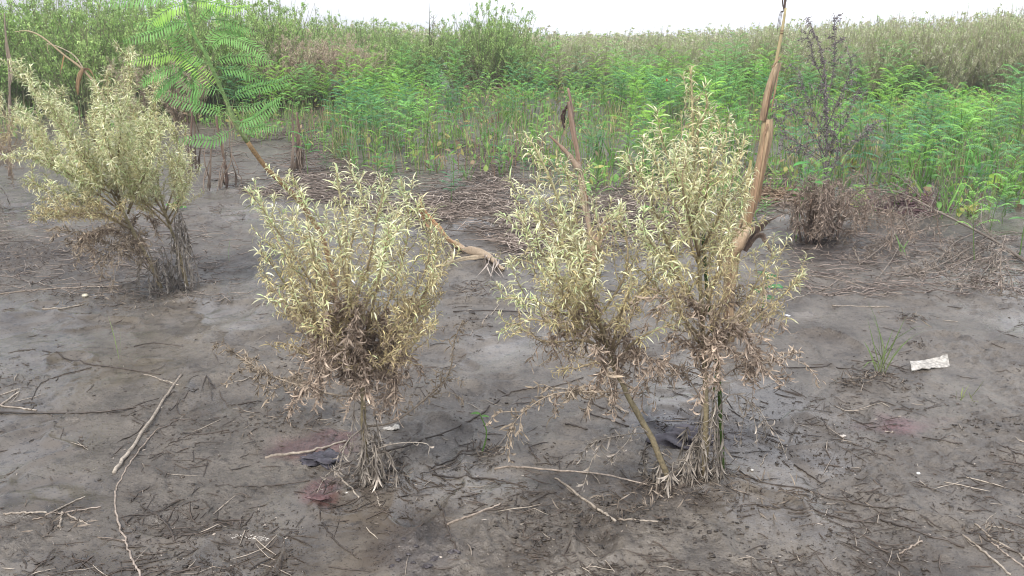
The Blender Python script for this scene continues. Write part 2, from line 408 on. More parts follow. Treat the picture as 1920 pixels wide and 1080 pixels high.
def trace(pts, Y0):
    return [atY(x, y, Y0 + (d[0] if d else 0)) for x, y, *d in pts]
def weed(label, base, stem, branches, dead_z, seed, scale=1., Ydir=0, skirts=(), f0=.28, deadb=()):
    rng = np.random.RandomState(seed)
    b = at(*base); Y0 = b[1]
    root = thing('bleached_weed', b, label, 'weed', 'half dead bleached weeds in the mud')
    st = trace(stem, Y0); st[0] = b - C(0, 0, .02)
    S = spline(st, 26); S = S + rng.normal(0, .0012, S.shape)
    m = MB(); tube(m, S, .0095*scale, .002*scale, C(.20, .16, .10), 8, C(.42, .38, .22), .05, rng)
    m.build('stem', M_STEM, root, b)
    z0, z1 = dead_z
    def deadf(bias):
        return lambda X, s: np.clip((z1-X[:, 2])/(z1-z0), 0, 1)**1.0*(1.05-.35*s) + .22*(1-s) + bias + .35*fbm(X[:, 0]*9, X[:, 2]*9+X[:, 1]*7, seed, 2)
    lm = MB()
    shoot_leaves(lm, S, f0, .0036, .038*scale, .0039*scale, deadf(.12), rng)
    Lt = along(S, [0.])[2]; n = int(Lt*(1-f0)/.026); s = f0+(1-f0)*(np.arange(n)+.5)/n*.96; X, T, _ = along(S, s); Rd = radial(T, np.arange(n)*2.4)
    sm = MB()
    for k in range(n):
        ln = (.06+.08*rng.rand())*(1.2-.75*s[k])*scale
        d0 = nrmz(T[k]*.7+Rd[k]*.8); Q = spline([X[k], X[k]+d0*ln*.5, X[k]+d0*ln*.8+UP*ln*.25], 5)
        tube(sm, Q, .0014, .0007, C(.3, .25, .16), 4, cap=False)
        shoot_leaves(lm, Q, .1, .0038, .041*scale, .0039*scale, lambda X_, s_, q=s[k]: deadf(.1)(X_, q+0*s_), rng)
    tw = sm.build('twigs', M_STEM, root, b)
    lm.build('leaves', M_PALE, root, b)
    for br in branches:
        pts, bias = br[0], (br[1] if len(br) > 1 else 0); kw = br[2] if len(br) > 2 else {}
        if seed in (51, 67): kw = dict(kw, dens=1.45)
        P = spline(trace(pts, Y0), 16); P = P + rng.normal(0, .0018, P.shape)*np.linspace(0, 1, 16)[:, None]
        leafy_branch(root, P, .0045*scale, .0011*scale, deadf(bias), rng, .038*scale, .0039*scale, **kw)
    for sk in skirts: skirt(root, rng, b + C(*sk[0]), *sk[1:])
    return root, rng, b, Y0

w1, rng, b1, Y1 = weed('bleached yellow-green weed with a single foot, standing apart in the middle of the mud', (690, 895),
    [(690, 905), (684, 840), (681, 760), (678, 690), (668, 620), (655, 540), (646, 450), (640, 380), (628, 312)],
    [([(676, 690), (625, 600, -.04), (565, 500, -.08), (505, 410, -.1), (458, 352, -.12)],),
     ([(640, 625, -.02), (560, 520, .05), (515, 440, .08), (490, 372, .1)],),
     ([(668, 620), (612, 520, .04), (578, 430, .06), (572, 380, .06), (548, 335, .06)],),
     ([(660, 580), (690, 500, -.05), (704, 420, -.08), (716, 370, -.08), (722, 328, -.08)],),
     ([(670, 640), (650, 520, .1), (668, 420, .14), (676, 370, .15), (664, 325, .15)],),
     ([(676, 680), (722, 580, .05), (757, 480, .08), (766, 400, .1), (752, 332, .1)],),
     ([(678, 690), (745, 600, -.03), (792, 520, -.05), (806, 440, -.05), (790, 372, -.05)],),
     ([(678, 695), (750, 620, .08), (795, 560, .1), (815, 480, .1), (822, 425, .1)],),
     ([(720, 640, .0), (770, 590, -.05), (800, 540, -.1), (812, 492, -.12)], .1),
     ([(676, 690), (600, 615, -.08), (545, 545, -.12), (508, 495, -.15), (485, 470, -.16)], -.05),
     ([(676, 700), (612, 650, .0), (560, 600, .05), (515, 545, .08), (490, 515, .1)], .05),
     ([(678, 705), (625, 672, -.05), (570, 655, -.08), (515, 640, -.1)], -.1, dict(f0=.55)),
     ([(680, 700), (740, 655, -.05), (775, 600, -.08), (796, 565, -.1)], .05),
     ([(678, 690), (720, 640, -.1), (752, 590, -.15), (760, 540, -.16)], .1),
     ([(672, 650), (655, 560, -.15), (640, 480, -.2), (628, 420, -.22)],),
     ([(676, 670), (700, 570, -.12), (722, 470, -.2), (728, 420, -.22)], -.05),
     ([(676, 680), (625, 600, -.12), (590, 500, -.2), (590, 440, -.22)],),
     ([(672, 640), (690, 560, .15), (740, 450, .2), (735, 390, .24)],),
     ([(672, 640), (625, 560, .18), (580, 470, .24), (535, 400, .26)],),
     ([(678, 700), (640, 640, .1), (600, 600, .16), (570, 565, .2)], .3),
     ([(680, 715), (700, 680, -.04), (735, 655, -.08), (765, 650, -.08)], .45, dict(f0=.3)),
     ([(678, 705), (610, 640, .06), (560, 600, .1), (518, 585, .12)], -.25, dict(f0=.3)), ([(678, 705), (600, 620, -.1), (550, 575, -.15), (512, 560, -.18)], -.3, dict(f0=.35)),
     ([(678, 710), (740, 640, .1), (790, 610, .14), (806, 575, .16)], -.25, dict(f0=.3)), ([(678, 710), (745, 660, -.1), (785, 625, -.15), (800, 600, -.16)], -.1, dict(f0=.3)),
     ([(678, 710), (725, 670, -.14), (755, 640, -.2), (770, 610, -.2)], -.1, dict(f0=.3)), ([(678, 700), (640, 650, -.14), (600, 620, -.2), (570, 610, -.22)], .0, dict(f0=.3))],
    (.48, .84), 11, skirts=[((0, 0, 0), 13, .27, .035, .24), ((.03, -.01, 0), 8, .14, .06, .14)])
# the dead arms of the same weed
def dead_arm(root, rng, pts, Y0, L=.034, c0=BRN0, c1=BRN1, dens=1., r=.004, side=1., name='dead_branch', droop=.6, W=.0055):
    P = spline(trace(pts, Y0), 16); P[:, 2] = np.maximum(P[:, 2], H(P[:, 0], P[:, 1])+.008)
    b = MB(); f = MB(); tube(b, P, r, r*.35, c0*.9, 6, c1, .08, rng)
    def lf(Q, n, f0=.15):
        s = f0+(1-f0)*np.sort(rng.rand(n)); X, T, _ = along(Q, s); Rd = radial(T, rng.rand(n)*6.28); v = np.exp(rng.normal(0, .28, n))[:, None]
        leaves(f, X, T*.5+Rd*.8-UP*droop*rng.rand(n)[:, None], rng.normal(0, 1, (n, 3)), L*(.5+.8*rng.rand(n)), W*(.6+.7*rng.rand(n)), rng.normal(1.7, 1.5, n), c0*v, c1*v, 5, .5, rng.normal(0, 2.2, n))
    Lt = along(P, [0])[2]; lf(P, int(Lt/.004*dens), .3)
    for k in range(int(Lt/.045*side)):
        s = .25+.72*rng.rand(); X, T, _ = along(P, [s]); d = nrmz(T[0]*.7+radial(T, rng.rand(1)*6.28)[0]*.7 - UP*.1); ln = .05+.08*rng.rand()
        Q = spline([X[0], X[0]+d*ln*.6, X[0]+d*ln-UP*ln*.35], 5); Q[:, 2] = np.maximum(Q[:, 2], H(Q[:, 0], Q[:, 1])+.004)
        tube(b, Q, .0014, .0007, c0, 4, c1, cap=False); lf(Q, int(ln/.005*dens), .1)
    for a in f.v: a[:, 2] = np.maximum(a[:, 2], H(a[:, 0], a[:, 1])+.002)
    o = b.build(name, M_STEM, root, root.location); f.build('dead_leaves', M_DRY, o, root.location); return o
MUDB0, MUDB1 = C(.20, .16, .12), C(.34, .28, .21)
dead_arm(w1, rng, [(682, 735), (640, 742, .1), (570, 725, .3), (500, 700, .45), (430, 655, .6)], Y1, c0=MUDB0, c1=MUDB1, dens=1.0)
dead_arm(w1, rng, [(684, 800), (740, 790, .1), (800, 745, .25), (842, 700, .3), (852, 640, .3), (868, 600, .3)], Y1, c0=MUDB0*1.1, c1=MUDB1*1.2, dens=.55, side=.5, droop=1.2)
dead_arm(w1, rng, [(678, 700), (655, 660, -.05), (625, 640, -.08), (590, 650, -.1)], Y1, c0=BRN0, c1=BRN1*1.1, dens=.8, r=.003)
for q in range(28):
    x0 = rng.uniform(660, 700); y0 = rng.uniform(600, 730); sx_ = rng.uniform(-95, 95); dd = rng.uniform(-.18, .18)
    dead_arm(w1, rng, [(678, y0+15), (678+sx_*.5, y0-25+rng.uniform(-20, 10), dd*.5), (678+sx_*.85, y0-20, dd*.9), (678+sx_, y0+rng.uniform(0, 45), dd)], Y1, c0=BRN0, c1=BRN1*rng.uniform(.85, 1.25), dens=1.2, r=.0022, side=.7, name='dead_shoot')
dead_arm(w1, rng, [(684, 850), (740, 832, -.05), (800, 832, -.08), (803, 855, -.08)], Y1, c0=GRY0, c1=GRY1*1.2, dens=.06, r=.0026, side=0)
dead_arm(w1, rng, [(684, 800), (650, 830, -.05), (636, 880, -.08), (628, 880, -.1)], Y1, c0=GRY0, c1=GRY1, dens=.6, r=.0026, side=.6, droop=1.5)

w2, rng, b2, Y2 = weed('bleached weed on a slanting bare foot, its tip bent left beside the forked dry cane', (1262, 905),
    [(1266, 905), (1225, 830), (1185, 755), (1150, 685), (1125, 610), (1105, 540), (1080, 460), (1045, 370, .0), (1015, 300), (985, 250)],
    [([(1130, 620), (1100, 520, .1), (1085, 430, .14), (1070, 360, .15), (1062, 310, .15)],),
     ([(1140, 650), (1075, 560, -.06), (1020, 480, -.1), (985, 430, -.12), (968, 398, -.12)],),
     ([(1130, 620), (1060, 540, .08), (1010, 500, .12), (955, 480, .14)], -.1),
     ([(1110, 560), (1050, 470, .05), (1000, 400, .08), (975, 345, .1)],),
     ([(1110, 560), (1120, 480, -.05), (1130, 420, -.06), (1175, 395, -.08)],),
     ([(1120, 600), (1170, 520, .06), (1175, 450, .1), (1150, 400, .12)],),
     ([(1130, 620), (1200, 550, .1), (1240, 490, .12), (1262, 440, .14)], -.05),
     ([(1140, 650), (1060, 590, -.05), (990, 560, -.1), (935, 560, -.12)], -.3, dict(f0=.5)),
     ([(1145, 665), (1070, 620, -.1), (1000, 600, -.14), (935, 622, -.16)], -.25, dict(f0=.4)),
     ([(1145, 670), (1100, 640, .05), (1020, 640, .1), (960, 600, .12)], .1),
     ([(1150, 685), (1190, 640, -.08), (1240, 615, -.12), (1290, 605, -.14)], -.25, dict(f0=.5, side=.5)),
     ([(1145, 670), (1180, 600, .05), (1200, 560, .06), (1230, 540, .08)], .15),
     ([(1135, 640), (1110, 560, -.14), (1090, 500, -.2), (1075, 440, -.22)], .0),
     ([(1135, 640), (1080, 600, -.14), (1050, 540, -.2), (1035, 490, -.22)], .0),
     ([(1110, 560), (1090, 480, .14), (1040, 420, .2), (1020, 370, .2)], .0),
     ([(1145, 665), (1160, 600, -.14), (1180, 550, -.2), (1195, 520, -.22)], .15),
     ([(1155, 690), (1120, 680, -.1), (1080, 690, -.14), (1048, 690, -.16)], -.05, dict(f0=.55))],
    (.42, .84), 23, skirts=[((-.0, 0, 0), 7, .09, .07, .12)], f0=.42)
for q in range(14):
    t = rng.rand(); x0 = 1118+50*t; y0 = 590+120*t; sx_ = rng.uniform(-120, 80); dd = rng.uniform(-.16, .16)
    dead_arm(w2, rng, [(x0, y0), (x0+sx_*.5, y0-25+rng.uniform(-20, 10), dd*.5), (x0+sx_*.85, y0-15, dd*.9), (x0+sx_, y0+rng.uniform(0, 45), dd)], Y2, c0=BRN0, c1=BRN1*rng.uniform(.85, 1.3), dens=.8, r=.0022, side=.7, name='dead_shoot')
dead_arm(w2, rng, [(1165, 715), (1190, 735, -.05), (1130, 735, -.15), (1040, 738, -.2), (985, 770, -.2), (955, 805, -.2)], Y2, dens=.75, c0=MUDB0*1.1, c1=MUDB1*1.25, r=.003)
dead_arm(w2, rng, [(1215, 812), (1170, 815, -.02), (1110, 830, -.03), (1085, 860, -.03)], Y2, dens=.8, c0=GRY0, c1=GRY1, r=.0022, side=.2, droop=1.6)
dead_arm(w2, rng, [(1225, 820), (1195, 800, -.02), (1175, 830, -.03), (1140, 865, -.03)], Y2, dens=.7, c0=GRY0*1.1, c1=GRY1*1.1, r=.0022, side=.2, droop=1.6)
dead_arm(w2, rng, [(1150, 690), (1120, 660, -.1), (1130, 700, -.12), (1100, 740, -.14)], Y2, dens=1.2, c0=BRN0, c1=BRN1*1.2, r=.002)
dead_arm(w2, rng, [(1185, 750), (1210, 700, .0), (1250, 680, .04), (1300, 700, .06)], Y2, dens=.5, r=.002)
dead_arm(w2, rng, [(1225, 830), (1205, 850, .05), (1210, 890, .05), (1200, 915, .05)], Y2, dens=.9, c0=GRY0*.7, c1=GRY1*.7, r=.002, side=.5)

w3, rng, b3, Y3 = weed('tallest bleached weed, narrow spire above brown curled lower leaves, beside a green cane', (1322, 895),
    [(1322, 900), (1324, 800), (1322, 700), (1318, 600), (1312, 500), (1306, 400), (1301, 300), (1298, 200), (1295, 122)],
    [([(1318, 600), (1270, 500, .0), (1230, 400, -.05), (1205, 340, -.06), (1178, 290, -.08)],),
     ([(1312, 500), (1270, 400, .08), (1240, 330, .1), (1215, 262, .1)],),
     ([(1306, 420), (1275, 350, -.06), (1255, 300, -.08), (1235, 245, -.08)],),
     ([(1304, 380), (1330, 320, .0), (1350, 270, .0), (1345, 222, .0)],),
     ([(1310, 480), (1350, 400, -.08), (1375, 330, -.1), (1398, 262, -.1)],),
     ([(1310, 500), (1345, 430, .08), (1370, 380, .1), (1395, 340, .1)],),
     ([(1318, 600), (1345, 510, -.1), (1362, 450, -.14), (1378, 405, -.15)],),
     ([(1318, 600), (1270, 520, -.1), (1225, 460, -.15), (1190, 420, -.16)], .0),
     ([(1320, 640), (1260, 570, .05), (1215, 520, .08), (1180, 480, .1)], .1),
     ([(1320, 660), (1380, 590, .06), (1425, 520, .08), (1455, 468, .1)], -.05, dict(f0=.45)),
     ([(1322, 680), (1390, 620, .0), (1450, 570, .02), (1508, 515, .02)], -.02, dict(f0=.35)),
     ([(1322, 690), (1380, 610, -.12), (1420, 570, -.14), (1460, 570, -.14)], .15),
     ([(1310, 480), (1290, 400, -.14), (1280, 340, -.18), (1285, 290, -.18)],),
     ([(1306, 420), (1325, 360, -.12), (1330, 310, -.15), (1325, 270, -.15)],),
     ([(1308, 440), (1300, 380, .14), (1275, 320, .16), (1262, 270, .16)],),
     ([(1312, 520), (1340, 470, .14), (1330, 420, .2), (1345, 370, .2)],),
     ([(1316, 560), (1350, 500, .05), (1375, 430, .08), (1385, 370, .08)], -.05),
     ([(1300, 280), (1315, 230), (1325, 200), (1322, 175)], -.05, dict(side=.3)),
     ([(1320, 640), (1350, 580, -.18), (1360, 520, -.22), (1350, 470, -.22)], .2),
     ([(1322, 660), (1285, 600, -.18), (1265, 550, -.22), (1245, 520, -.22)], .3)],
    (.42, .82), 37, skirts=[((0, 0, 0), 15, .27, .04, .24), ((-.05, .0, 0), 9, .14, .07, .14)], f0=.33)
for pts, c, k in [([(1322, 700), (1370, 620, -.05), (1410, 640, -.08), (1430, 700, -.08)], BRN0, 1.3), ([(1322, 690), (1350, 620, -.1), (1385, 600, -.14), (1400, 650, -.14)], BRN0, 1.3),
                  ([(1322, 720), (1300, 650, -.1), (1270, 650, -.12), (1240, 690, -.12)], BRN0, 1.1), ([(1322, 740), (1380, 690, -.0), (1440, 680, .05), (1500, 660, .08)], MUDB0, .7),
                  ([(1324, 800), (1370, 740, -.0), (1410, 760, .02), (1440, 800, .03)], GRY0, .35), ([(1322, 700), (1335, 640, -.14), (1350, 680, -.2), (1345, 730, -.2)], BRN0, 1.2),
                  ([(1322, 760), (1280, 700, .0), (1230, 700, .05), (1200, 740, .05)], MUDB0, .7), ([(1320, 640), (1360, 570, .1), (1420, 580, .1), (1450, 620, .1)], BRN0, 1.0),
                  ([(1320, 620), (1290, 560, -.1), (1255, 560, -.12), (1235, 600, -.12)], BRN0, 1.0), ([(1322, 700), (1340, 660, .1), (1380, 660, .12), (1420, 720, .12)], BRN0, 1.1)]:
    dead_arm(w3, rng, pts, Y3, dens=k, c0=c, c1=(GRY1 if c is GRY0 else BRN1*1.25), r=.0024)

w4, rng, b4, Y4 = weed('largest bleached weed at the left, wide crown over leaning dead stems', (305, 540),
    [(320, 545), (270, 470), (232, 400), (215, 330), (205, 260), (203, 190), (201, 128)],
    [([(232, 400), (190, 330, -.1), (120, 240, -.2), (60, 160, -.3), (22, 112, -.3)],),
     ([(232, 400), (170, 330, .1), (130, 260, .1), (110, 200, .1), (105, 168, .1)],),
     ([(225, 380), (190, 290, .0), (170, 240, .0), (185, 185, .0), (172, 160, 0)],),
     ([(215, 340), (240, 260, .1), (245, 190, .2), (243, 140, .2), (240, 92, .2)],),
     ([(240, 400), (262, 300, .0), (280, 230, .1), (300, 170, .1), (292, 140, .1)],),
     ([(232, 400), (150, 340, -.2), (80, 300, -.3), (22, 288, -.35)],),
     ([(232, 400), (140, 330, .1), (80, 260, .2), (40, 200, .2)],),
     ([(240, 420), (180, 380, -.1), (110, 370, -.3), (50, 330, -.35)], .1),
     ([(245, 430), (180, 400, -.1), (120, 400, -.3), (60, 405, -.4)], .45),
     ([(245, 430), (190, 400, -.3), (140, 400, -.4), (85, 390, -.5)], .5),
     ([(215, 340), (225, 260, -.2), (225, 210, -.3), (218, 180, -.3)],),
     ([(225, 380), (210, 300, -.3), (195, 240, -.35), (195, 200, -.35)],),
     ([(240, 400), (270, 330, -.2), (285, 280, -.25), (275, 230, -.25)],),
     ([(225, 370), (150, 290, -.3), (105, 210, -.35), (70, 180, -.35)],),
     ([(232, 390), (250, 330, .2), (265, 280, .3), (320, 220, .3)],),
     ([(225, 370), (110, 310, -.1), (60, 240, 0), (30, 230, 0)],)],
    (.16, .52), 51, scale=1.15, skirts=[((0, 0, 0), 18, .2, .14, .2)], f0=.4)
for pts, c, k in [([(300, 520), (240, 480), (170, 440, -.1), (100, 430, -.2)], MUDB0, .9), ([(300, 520), (260, 440, .1), (200, 430, .1), (150, 470, .1)], MUDB0, .9),
                  ([(280, 490), (230, 440, -.2), (190, 430, -.3), (150, 460, -.3)], BRN0, 1.1), ([(300, 530), (240, 460, -.2), (200, 480, -.3), (190, 520, -.3)], MUDB0, .8),
                  ([(290, 510), (250, 440, .2), (260, 400, .2), (300, 420, .2)], BRN0, 1.0)]:
    dead_arm(w4, rng, pts, Y4, dens=k, c0=c, c1=MUDB1*1.1, r=.004, L=.045)
w5, rng, b5, Y5 = weed('narrow bleached weed right of the largest one, grey dead leaves at its foot', (350, 535),
    [(350, 540), (335, 470), (310, 400), (295, 330), (300, 270), (292, 215)],
    [([(310, 400), (330, 340, .0), (335, 280, .0), (325, 235, .0)],), ([(310, 400), (265, 340, .0), (255, 290, .0), (262, 230, 0)],),
     ([(315, 410), (345, 360, -.1), (350, 330, -.15), (340, 300, -.15)], .1), ([(320, 420), (280, 350, -.1), (275, 300, -.2), (285, 260, -.2)],),
     ([(320, 420), (340, 370, .1), (325, 330, .1), (318, 290, .1)],), ([(315, 410), (250, 360, .1), (225, 330, .1), (232, 280, .1)], .1),
     ([(320, 430), (270, 380, -.1), (235, 350, -.15), (205, 340, -.15)], .2)],
    (.18, .52), 67, scale=1.1, skirts=[((0, 0, 0), 20, .42, .08, .3), ((0, .0, .2), 10, .2, .06, .2)], f0=.5)
w6, rng, b6, Y6 = weed('bleached weed cut by the edge of the view, dark dead shoots under a pale top', (-20, 395),
    [(-20, 400), (-22, 330), (-15, 270), (-5, 210), (3, 175)],
    [([(-18, 320), (10, 260), (25, 220), (30, 195)],), ([(-18, 320), (5, 290, .1), (28, 270, .1), (32, 250, .1)], .3), ([(-20, 330), (-50, 250), (-60, 200), (-60, 180)],),
     ([(-20, 340), (0, 300, .1), (18, 310, .1), (25, 350, .1)], .8), ([(-20, 340), (0, 290, -.1), (15, 280, -.1), (22, 320, -.1)], .8)],
    (.42, .72), 71, scale=1.3, skirts=[((.05, 0, 0), 24, .4, .14, .4)])
# ------------------------------------------------------------------ dry maize stalks
HUS0, HUS1 = C(.32, .22, .14), C(.50, .39, .28)
def sheath(mb, P, rad, c0, c1, rng, flat_=.45, sides=12, lobes=.22):
    """papery leaf sheath wrapped loosely round a stalk; rad = radii along it"""
    P = spline(P, 22); K = len(P); rr = np.interp(np.linspace(0, 1, K), np.linspace(0, 1, len(rad)), rad)
    T = nrmz(np.gradient(P, axis=0)); A = nrmz(np.cross(T, np.array([[0, 1., .05]]))); B = np.cross(T, A)
    an = np.arange(sides)*2*math.pi/sides; k = np.arange(K)
    w = 1 + lobes*np.sin(3*an[None]+k[:, None]*.22) + .10*np.sin(7*an[None]-k[:, None]*.35) + rng.normal(0, .03, (K, sides))
    V = P[:, None] + (rr[:, None]*w)[..., None]*(A[:, None]*np.cos(an)[None, :, None] + B[:, None]*np.sin(an)[None, :, None]*flat_)
    st = (.5+.75*rng.rand(sides))[None, :, None]; t = np.linspace(0, 1, K)[:, None, None]
    mb.add(V, grid_faces(1, K, sides, True), ((c0*(1-t)+c1*t)*st).reshape(-1, 3))
def ribbon(mb, P, W, c0, c1, rng, ns=20, twist=1.5):
    """torn blade"""
    P = spline(P, ns); T = nrmz(np.gradient(P, axis=0)); A = nrmz(np.cross(T, np.array([[0.2, 1., .1]]))); B = np.cross(T, A)
    t = np.linspace(0, 1, ns); tw = twist*t + .3*np.sin(t*9); w = W*np.interp(t, [0, .15, .6, 1], [.5, 1, .8, .08])*(1+.12*rng.randn(ns))*.5
    S = A*np.cos(tw)[:, None]+B*np.sin(tw)[:, None]; Nn = -A*np.sin(tw)[:, None]+B*np.cos(tw)[:, None]
    V = np.stack([P-S*w[:, None], P-S*w[:, None]*.5+Nn*w[:, None]*.35, P-Nn*w[:, None]*.05, P+S*w[:, None]*.5+Nn*w[:, None]*.4, P+S*w[:, None]], 1)
    cc = (c0[None]*(1-t)[:, None]+c1[None]*t[:, None])[:, None]*(C(.8, 1.1, .75, 1.05, .85)[None, :, None])
    mb.add(V, grid_faces(1, ns, 5, False), cc.reshape(-1, 3))
rng = np.random.RandomState(5)
# the tall one
bM = at(1372, 640); YM = bM[1]
root = thing('dry_maize_stalk', bM, 'tall dry tan maize stalk with a papery twisted sheath, rising above the horizon', 'dead stalk', 'dry maize stalks')
m = MB(); tube(m, spline([bM-C(0, 0, .02)]+trace([(1372, 560), (1385, 470), (1402, 400), (1422, 300), (1438, 200), (1452, 130), (1466, 60), (1473, 15)], YM), 30), .014, .0050, HUS0, 8, C(.52, .44, .24), .05, rng)
m.build('stalk', M_HUSK, root, bM)
m = MB(); sheath(m, trace([(1404, 418), (1415, 370), (1428, 310), (1438, 260), (1441, 224)], YM-.01), [.010, .018, .021, .022, .022, .014], C(.30, .20, .12), C(.46, .34, .21), rng, .6); m.build('sheath', M_HUSK, root, bM)
m = MB(); sheath(m, trace([(1430, 226), (1440, 180), (1452, 140), (1458, 118)], YM-.008), [.014, .016, .016, .013], HUS0, C(.55, .43, .28), rng, .6); m.build('sheath', M_HUSK, root, bM)
m = MB(); sheath(m, trace([(1374, 480), (1386, 455), (1400, 432), (1406, 424)], YM-.02), [.012, .030, .028, .020, .006], C(.42, .29, .18), C(.62, .48, .33), rng, .8); m.build('sheath', M_HUSK, root, bM)
m = MB(); sheath(m, trace([(1368, 640), (1366, 560), (1368, 500), (1380, 440), (1400, 395)], YM+.02), [.020, .022, .018, .020, .010, .006], C(.22, .14, .09), C(.42, .31, .2), rng, .7); m.build('sheath', M_HUSK, root, bM)
m = MB(); ribbon(m, trace([(1395, 470), (1415, 435), (1440, 415), (1468, 400)], YM), .05, C(.12, .08, .06), C(.2, .15, .12), rng); ribbon(m, trace([(1402, 460), (1425, 440), (1440, 462), (1452, 490)], YM), .03, C(.12, .08, .06), C(.35, .28, .22), rng)
ribbon(m, trace([(1408, 300), (1402, 340), (1396, 400), (1405, 430)], YM), .018, C(.4, .36, .16), C(.45, .33, .2), rng, twist=.3)
for x1, y1, x2, y2, w_ in [(1410, 400, 1432, 250, .010), (1424, 380, 1446, 235, .008), (1434, 222, 1449, 130, .008), (1446, 210, 1464, 112, .006), (1398, 455, 1412, 380, .012), (1440, 232, 1428, 262, .012), (1450, 125, 1466, 96, .006), (1413, 425, 1396, 462, .010)]:
    c_ = C(.24, .16, .10)*rng.uniform(.7, 1.7); ribbon(m, trace([(x1, y1), ((x1+x2)/2+rng.uniform(-4, 5), (y1+y2)/2), (x2+rng.uniform(-3, 4), y2)], YM-.026), w_, c_, c_*1.4, rng, twist=rng.uniform(-1, 1))
m.build('blade', M_HUSK, root, bM)
m = MB()
for x_, y_ in [(1437, 226), (1452, 128), (1402, 424), (1466, 60)]:
    q = atY(x_, y_, YM); tube(m, [q-C(.001, 0, .007), q-C(0, 0, .002), q+C(0, 0, .003), q+C(.001, 0, .008)], .012 if y_ > 100 else .007, .012 if y_ > 100 else .007, C(.22, .15, .09), 9, C(.34, .25, .16), .12, rng)
m.build('nodes', M_HUSK, root, bM)
m = MB()
for k in range(7):
    dx = rng.uniform(-9, 12); tube(m, spline(trace([(1472, 25), (1470+dx*.4, 5), (1474+dx, -25-rng.rand()*15)], YM), 6), .0022, .0012, C(.10, .08, .07), 4, C(.16, .12, .1), cap=False)
for k in range(3): tube(m, spline(trace([(1471, 20), (1466-k*2, 25), (1463-k*3, 48+k*6)], YM), 6), .0016, .001, C(.10, .08, .07), 4, cap=False)
m.build('tassel', M_DRY, root, bM)
# forked one
bN = at(1122, 520); YN = bN[1]
root = thing('dry_maize_stalk', bN, 'dry forked maize stalk with a dark tip and a torn pale sheath at its foot', 'dead stalk', 'dry maize stalks')
m = MB(); tube(m, spline([bN-C(0, 0, .02)]+trace([(1112, 470), (1100, 395), (1092, 340), (1084, 300), (1076, 240), (1070, 190), (1065, 165)], YN), 24), .016, .006, HUS1, 8, C(.30, .2, .15), .1, rng)
m.build('stalk', M_HUSK, root, bN)
m = MB(); tube(m, spline(trace([(1086, 318), (1070, 295), (1052, 275), (1030, 254)], YN-.02), 12), .017, .006, HUS1*.9, 8, C(.28, .17, .12), .15, rng); m.build('side_stub', M_HUSK, root, bN)
m = MB(); sheath(m, trace([(1086, 300), (1078, 260), (1070, 215), (1066, 190)], YN-.01), [.008, .014, .013, .008], C(.36, .25, .18), C(.34, .24, .18), rng, .7)
sheath(m, trace([(1098, 400), (1094, 360), (1088, 325)], YN-.01), [.010, .020, .018, .012], HUS1, HUS1*.9, rng, .7); m.build('sheath', M_HUSK, root, bN)
m = MB(); ribbon(m, trace([(1112, 490), (1118, 460), (1135, 430), (1150, 428), (1146, 465)], YN), .055, C(.55, .40, .26), C(.48, .33, .2), rng); ribbon(m, trace([(1108, 490), (1108, 450), (1128, 405)], YN-.02), .06, C(.45, .30, .18), C(.62, .5, .36), rng)
ribbon(m, trace([(1093, 350), (1100, 370), (1103, 392)], YN-.02), .02, C(.25, .14, .08), C(.2, .12, .08), rng); m.build('blade', M_HUSK, root, bN)
m = MB()
for k in range(5): tube(m, jit(spline(trace([(1066, 195), (1060-k*1.5, 205+k*4), (1056+k, 222+k*5)], YN), 6), .004, rng), .005, .003, C(.10, .07, .06), 5, cap=False)
m.build('tassel', M_DRY, root, bN)
# lying one
bL = at(862, 478); zc = 1
root = thing('dry_maize_stalk', bL, 'dry maize stalk fallen flat on the mud with orange torn blades at one end', 'dead stalk', 'dry maize stalks')
def lay(pts, up=.012): return np.array([at(x, y, up + (d[0] if d else 0)) for x, y, *d in pts])
m = MB(); P = spline(lay([(792, 408, .06), (822, 440, .03), (860, 468, .01), (905, 482), (945, 508)]), 24); tube(m, P, .012, .009, HUS0, 8, HUS1*.9, .1, rng); m.build('stalk', M_HUSK, root, bL)
m = MB(); sheath(m, lay([(868, 474, .01), (888, 478, .01), (915, 488, .01), (942, 510, .0)]), [.01, .026, .028, .018, .006], HUS1, HUS1*1.1, rng, .8); sheath(m, lay([(835, 455, .02), (860, 468, .01), (875, 474, .0)]), [.01, .022, .01], C(.45, .3, .18), HUS1, rng, .8); m.build('sheath', M_HUSK, root, bL)
m = MB(); ribbon(m, lay([(790, 400, .08), (805, 425, .06), (838, 455, .03), (870, 480, .01)]), .07, C(.45, .22, .10), C(.58, .38, .22), rng, twist=.6); ribbon(m, lay([(788, 404, .07), (795, 425, .05), (810, 445, .02)]), .05, C(.42, .20, .09), C(.5, .3, .2), rng)
ribbon(m, lay([(830, 450, .03), (850, 488, .02), (832, 500, .0), (826, 520, 0)]), .03, C(.5, .4, .28), C(.6, .5, .4), rng); ribbon(m, lay([(912, 488, .01), (870, 492, .01), (830, 500, .0), (800, 505, 0)]), .025, HUS1, C(.55, .5, .33), rng, twist=.5)
for k in range(7):
    x = 900+rng.randint(0, 40); ribbon(m, lay([(x, 486, .02), (x+rng.randint(-12, 12), 502, .02), (x+rng.randint(-25, 20), 524, 0)]), .012, C(.5, .42, .36), C(.6, .52, .45), rng)
m.build('blade', M_HUSK, root, bL)
